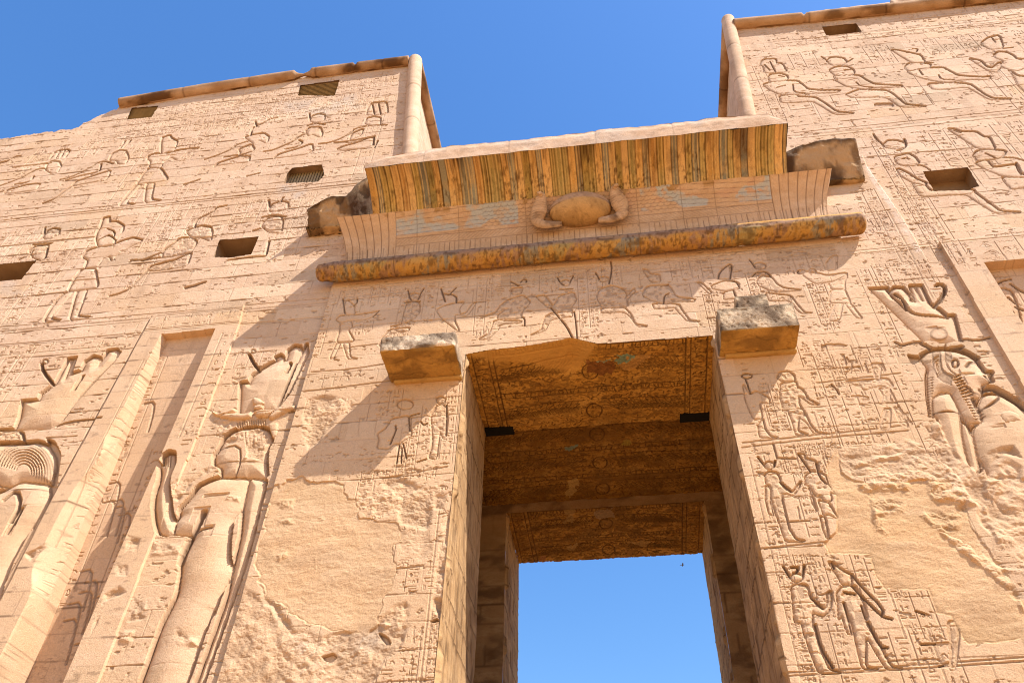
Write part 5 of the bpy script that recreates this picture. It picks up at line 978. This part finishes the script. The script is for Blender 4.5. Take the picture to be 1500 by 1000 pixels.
# window recesses: a stone box behind each opening, some with wooden shutters
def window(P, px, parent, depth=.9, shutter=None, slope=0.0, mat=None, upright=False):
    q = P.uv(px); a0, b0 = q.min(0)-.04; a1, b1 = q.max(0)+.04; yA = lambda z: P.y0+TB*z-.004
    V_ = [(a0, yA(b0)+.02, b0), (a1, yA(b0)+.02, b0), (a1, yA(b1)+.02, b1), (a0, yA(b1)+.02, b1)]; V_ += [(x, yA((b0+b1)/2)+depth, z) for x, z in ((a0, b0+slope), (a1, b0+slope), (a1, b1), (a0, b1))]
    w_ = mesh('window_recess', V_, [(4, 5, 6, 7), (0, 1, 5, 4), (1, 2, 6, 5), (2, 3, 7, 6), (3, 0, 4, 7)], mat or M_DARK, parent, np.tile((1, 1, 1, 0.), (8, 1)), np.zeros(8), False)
    if shutter:
        n = 13; Vs, Fs = [], []
        for i in range(n):
            z_ = b0+(b1-b0)*(i+.5)/n; hz = (b1-b0)/n*.42; y_ = yA(z_)+shutter
            x_a, x_b = a0+.05, a1-.05; o_ = len(Vs); Vs += [(x_a, y_, z_-hz), (x_b, y_, z_-hz), (x_b, y_+.07, z_+hz), (x_a, y_+.07, z_+hz), (x_a, y_+.03, z_-hz-.01), (x_b, y_+.03, z_-hz-.01), (x_b, y_+.10, z_+hz-.01), (x_a, y_+.10, z_+hz-.01)]
            Fs += [(o_, o_+1, o_+2, o_+3), (o_+7, o_+6, o_+5, o_+4), (o_, o_+4, o_+5, o_+1), (o_+3, o_+2, o_+6, o_+7)]
        if upright:
            Vs, Fs, n = [], [], 15
            for i in range(n):
                x_ = a0+(a1-a0)*(i+.5)/n; hx = (a1-a0)/n*.34; o_ = len(Vs)
                for z_ in (b0+.03, b1-.03): y_ = yA(z_)+shutter; Vs += [(x_-hx, y_, z_), (x_+hx, y_, z_), (x_+hx, y_+.05, z_), (x_-hx, y_+.05, z_)]
                Fs += [(o_+j, o_+(j+1) % 4, o_+4+(j+1) % 4, o_+4+j) for j in range(4)]
        mesh('shutter', Vs, Fs, M_WOOD, w_, np.tile((1, 1, 1, 0.), (len(Vs), 1)), np.zeros(len(Vs)), False)
    return w_
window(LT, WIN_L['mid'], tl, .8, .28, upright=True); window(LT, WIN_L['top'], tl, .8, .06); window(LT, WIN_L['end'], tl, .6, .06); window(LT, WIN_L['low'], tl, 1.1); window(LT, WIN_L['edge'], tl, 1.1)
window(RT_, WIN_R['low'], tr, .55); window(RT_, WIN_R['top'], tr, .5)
# core, roof and rear of the towers, and the plain feet below the carved wall
def prism(name, x0, x1, z0, z1, t0, yb, parent, mat, inset=1.3):
    V8 = [(x0(z0), t0+TB*z0+inset, z0), (x1(z0), t0+TB*z0+inset, z0), (x1(z1), t0+TB*z1+inset, z1), (x0(z1), t0+TB*z1+inset, z1), (x0(z0), yb+.8, z0), (x1(z0), yb+.8, z0), (x1(z1), yb, z1), (x0(z1), yb, z1)]
    return mesh(name, V8, [(0, 1, 2, 3), (5, 4, 7, 6), (4, 0, 3, 7), (1, 5, 6, 2), (3, 2, 6, 7), (0, 4, 5, 1)], mat, parent, np.tile((1, 1, 1, 0.), (8, 1)), np.zeros(8), False)
prism('core', lambda z: -19+0*z, lambda z: xin(z)-.15, 0, 33.0, T0, 24.5, tl, M_TOWER); prism('core', lambda z: -34+.09*z, lambda z: -18.9, 0, 30.4, T0, 24.5, tl, M_TOWER)
prism('core', lambda z: xinr(z)+.15, lambda z: 34-.09*z, 0, 33.0, T0R, 24.5, tr, M_TOWER)
for x0, x1, t0, par in ((-34, -7.15, T0, tl), (6.15, 34, T0R, tr)):
    flat((x0, t0, 0), (x1, t0, 0), (x1, t0+TB*6.55, 6.55), (x0, t0+TB*6.55, 6.55), 'wall_foot', M_TOWER, .15, .012, parent=par)
flat((-34, T0+TB*6.5, 6.5), (-25.45, T0+TB*6.5, 6.5), (-25.45, T0+TB*30.6, 30.6), (-31.5, T0+TB*30.6, 30.6), 'outer_wall', M_TOWER, .15, .012, parent=tl)
flat((17.1, T0R+TB*6.5, 6.5), (34, T0R+TB*6.5, 6.5), (31.2, T0R+TB*32.2, 32.2), (17.1, T0R+TB*32.4, 32.4), 'outer_wall', M_TOWER, .15, .012, parent=tr)
# roof strip behind the broken edge of the left tower
xs_ = LT.x[(LT.x > -25.4) & (LT.x < -6.8)]; zs_ = np.interp(xs_, LT.x, zt)-.04; tt = np.linspace(0, 1, 8)[:, None]
grid('roof', np.stack([xs_[None]+0*tt, T0+TB*zs_[None]+.01+tt*1.6, zs_[None]+0*tt], -1), M_TOWER, tl, None, None)
xs_ = RT_.x[RT_.x > 5.9]; zs_ = np.interp(xs_, RT_.x, ztr)-.04
grid('roof', np.stack([xs_[None]+0*tt, T0R+TB*zs_[None]+.01+tt*1.6, zs_[None]+0*tt], -1), M_TOWER, tr, None, None)

# ------------------------------------------------------------------ a far bird seen through the doorway
d = rays([(1000, 827)])[0]; bp = np.array([0, 0, CZ])+d*(110/d[1])
m_b = bpy.data.materials.new('bird_feathers'); m_b.use_nodes = True; m_b.node_tree.nodes['Principled BSDF'].inputs['Base Color'].default_value = (.05, .04, .04, 1); m_b.node_tree.nodes['Principled BSDF'].inputs['Roughness'].default_value = .8
bird = thing('bird', tuple(bp), 'small dark bird flying in the sky seen through the doorway', 'bird')
def plain(name, V_, F_): 
    o = mesh(name, np.array(V_)+bp, F_, m_b, bird, None, None, True); return o
n = 10; rgs = [(-.22, .012, 0), (-.16, .05, 0), (-.05, .07, .01), (.06, .06, .01), (.13, .035, .02), (.18, .04, .03), (.23, .012, .02)]
Vb = [(x, r_*math.cos(a), z+r_*math.sin(a)) for x, r_, z in rgs for a in np.linspace(0, 2*math.pi, n, endpoint=False)]
Fb = [(i*n+j, i*n+(j+1) % n, (i+1)*n+(j+1) % n, (i+1)*n+j) for i in range(len(rgs)-1) for j in range(n)]
plain('body', Vb, Fb)
for s_ in (-1, 1):
    top_ = [(.08, s_*.04, .03), (.12, s_*.22, .10), (.02, s_*.48, .06), (-.06, s_*.46, .05), (-.05, s_*.22, .08), (-.08, s_*.04, .02)]
    Vw = top_+[(x, y, z-.015) for x, y, z in top_]; plain('wing', Vw, [(0, 1, 2, 3, 4, 5), (11, 10, 9, 8, 7, 6)]+[(i, (i+1) % 6, 6+(i+1) % 6, 6+i) for i in range(6)])
tt_ = [(-.18, -.03, 0), (-.18, .03, 0), (-.36, .07, .0), (-.36, -.07, 0)]; plain('tail', tt_+[(x, y, z-.012) for x, y, z in tt_], [(0, 1, 2, 3), (7, 6, 5, 4), (0, 4, 5, 1), (1, 5, 6, 2), (2, 6, 7, 3), (3, 7, 4, 0)])
